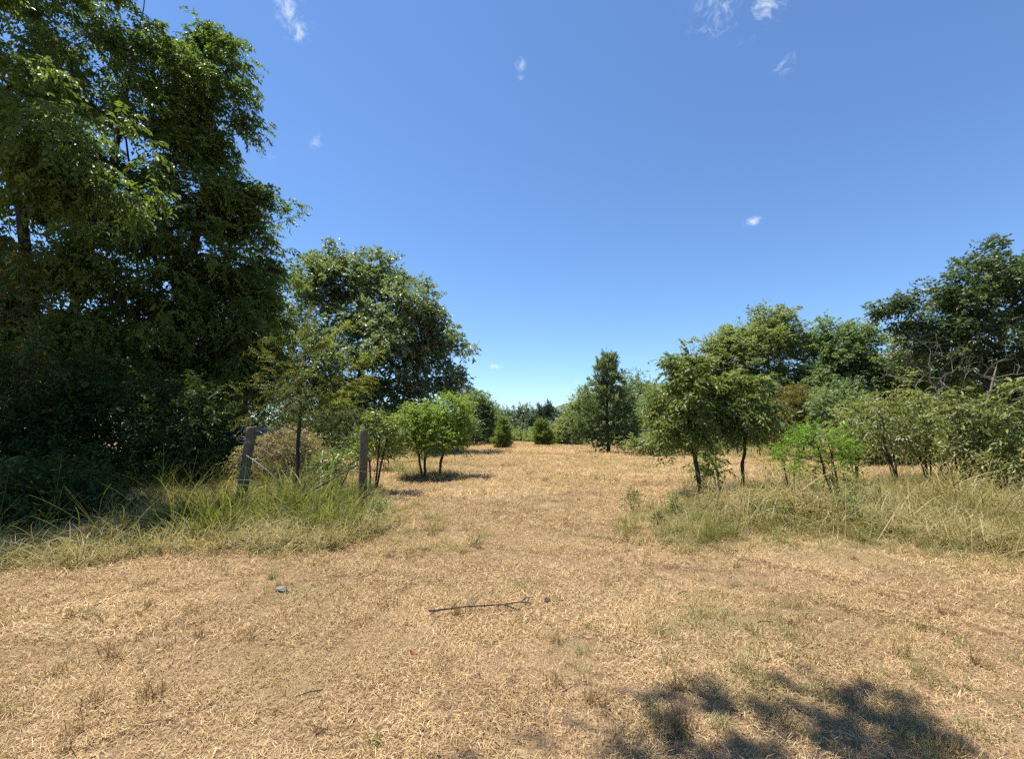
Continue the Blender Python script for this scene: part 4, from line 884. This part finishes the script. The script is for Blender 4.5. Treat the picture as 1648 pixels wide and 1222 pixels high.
# fallen stick with side twigs on the straw
def ground_line(pix, z=.03):
    out = []
    for px, py in pix:
        g = G(px, py); out.append([g[0], g[1], float(gz(g[0], g[1])) + z])
    return np.array(out)
main = ground_line([(690, 992), (705, 990), (725, 987), (750, 983), (780, 981), (810, 979), (838, 975), (855, 977)], .055)
b = main[0].copy(); root = bpy.data.objects.new('fallen_stick', None); COL.objects.link(root); root.location = tuple(b)
tag(root, 'long dark fallen stick with side twigs lying on the straw', 'stick')
T = Tubes(); T.add(main - b, np.linspace(.0085, .005, len(main)), 7); link('branch', T.mesh('branch', M['bark']), root)
for pix in ([(752, 983), (757, 972), (765, 963), (771, 960)], [(812, 979), (825, 985), (837, 990), (842, 991)], [(725, 987), (733, 980), (740, 976)], [(705, 990), (697, 996), (690, 1004)], [(838, 975), (848, 968), (852, 970), (850, 976), (842, 979)]):
    p = ground_line(pix, .05); p[:, 2] += np.linspace(.004, .025, len(p)); T = Tubes(); T.add(p - b, np.linspace(.006, .003, len(p)), 5); link('twig', T.mesh('twig', M['bark_g' if pix[0][0] == 752 else 'bark']), root)
# flat grey stone
def lump(name, px, py, sx, sy, sz, mat, label, cat, seed, group=None):
    import bmesh
    bm = bmesh.new(); bmesh.ops.create_icosphere(bm, subdivisions=3, radius=1); rng = np.random.default_rng(seed)
    ph = rng.uniform(0, 6, 6)
    for v in bm.verts:
        c_ = v.co; k = 1 + .16 * math.sin(3 * c_.x + ph[0]) * math.cos(2.4 * c_.y + ph[1]) + .09 * math.sin(6 * c_.z + 5 * c_.x + ph[2]) + .05 * math.sin(9 * c_.y + ph[3])
        v.co = (c_.x * sx * k, c_.y * sy * k, max(-.25, c_.z) * sz * k)
    me = bpy.data.meshes.new(name); bm.to_mesh(me); bm.free(); me.materials.append(mat)
    g = G(px, py); o = link(name, me, loc=(g[0], g[1], float(gz(g[0], g[1])) + .02)); tag(o, label, cat, group); o.rotation_euler = (.05, -.12, seed); return o
lump('flat_stone', 453, 957, .06, .045, .022, M['stone'], 'flat pale grey stone on the straw at left', 'stone', 3)
lump('dirt_clod', 881, 967, .035, .025, .03, M['rust'], 'dark clod at the right end of the fallen stick', 'clod', 5)
# red-brown fallen leaf
g = G(665, 1057); th = np.linspace(0, 2 * math.pi, 12, endpoint=False)
rad = .022 * (1 + .35 * np.cos(3 * th + .5)); v = np.column_stack([rad * np.cos(th) * 1.3, rad * np.sin(th), .016 * np.cos(2 * th)]); v = np.vstack([v, [0, 0, -.004]])
o = link('fallen_leaf', mesh_np('fallen_leaf', v, tris=[(k, (k + 1) % 12, 12) for k in range(12)], mat=M['redleaf'], smooth=True), loc=(g[0], g[1], float(gz(g[0], g[1])) + .045)); o.rotation_euler = (.2, .1, .4)
tag(o, 'single red-brown fallen leaf on the straw left of centre', 'leaf')
# weeds at the front of the right grass and by the posts
WEED = sp(5, .035, .10, 6, .045, .018, up=.6, droop=.2)
for px, Y, h, mt, lb_ in [(1012, 8.6, .52, 'olive', 'thin upright weed at the left tip of the right tall grass'), (1078, 8.2, .42, 'hedge', 'leafy weed in front of the pecan pair'), (1240, 7.6, .36, 'hedge', 'low leafy weed in the right grass below the slanting trunk'),
                          (1345, 7.3, .62, 'hedge', 'dark leafy weed stalk rising in the middle of the right tall grass'), (1205, 7.8, .34, 'hedge_b', 'low dark weed left of the slanting trunk foot'), (612, 7.9, .42, 'poke', 'pale-leaved weed at the foot of the upright post'),
                          (1050, 7.4, .26, 'olive', 'short weed at the front edge of the right grass')]:
    x = gx(px, Y)
    tree('weed', lb_, 'weed', (x, Y), [(x, Y, h * .6, h * .28, h * .28, h * .38)], 16, WEED, mt, r_base=.006, r_tip=.002, stems=2, spread=.12, trunk_h=.9, crown='foliage', trunk='stems', minz=.03, group='weeds in the right grass and by the post')


# short twigs lying about on the straw
rng = np.random.default_rng(31)
for px, py, wh in [(310, 1010, 'at left in front of the tall green grass'), (220, 1075, 'in the lower left of the field'), (520, 1120, 'left of and nearer than the red-brown leaf'), (905, 1120, 'midway between the fallen stick and the bottom edge'), (1010, 1035, 'right of and nearer than the fallen stick'),
                   (1220, 1010, 'between the right tall grass and the tree shadow'), (1405, 985, 'just in front of the right tall grass'), (560, 985, 'between the grey stone and the fallen stick'), (150, 985, 'near the left edge below the tall grass'), (1090, 960, 'in the worn middle of the straw beyond the shadow')]:
    g = G(px, py); az = rng.uniform(0, 6.28); ln = rng.uniform(.06, .16); d = np.array([math.cos(az), math.sin(az), .03]) * ln
    T = Tubes(); T.add([[0, 0, 0], d * .5 + rng.normal(0, .008, 3), d], [.0042, .0036, .002], 5)
    o = link('loose_twig', T.mesh('loose_twig', M['bark']), loc=(g[0], g[1], float(gz(g[0], g[1])) + .03)); tag(o, 'short dark twig ' + wh, 'twig', 'short loose twigs on the straw')
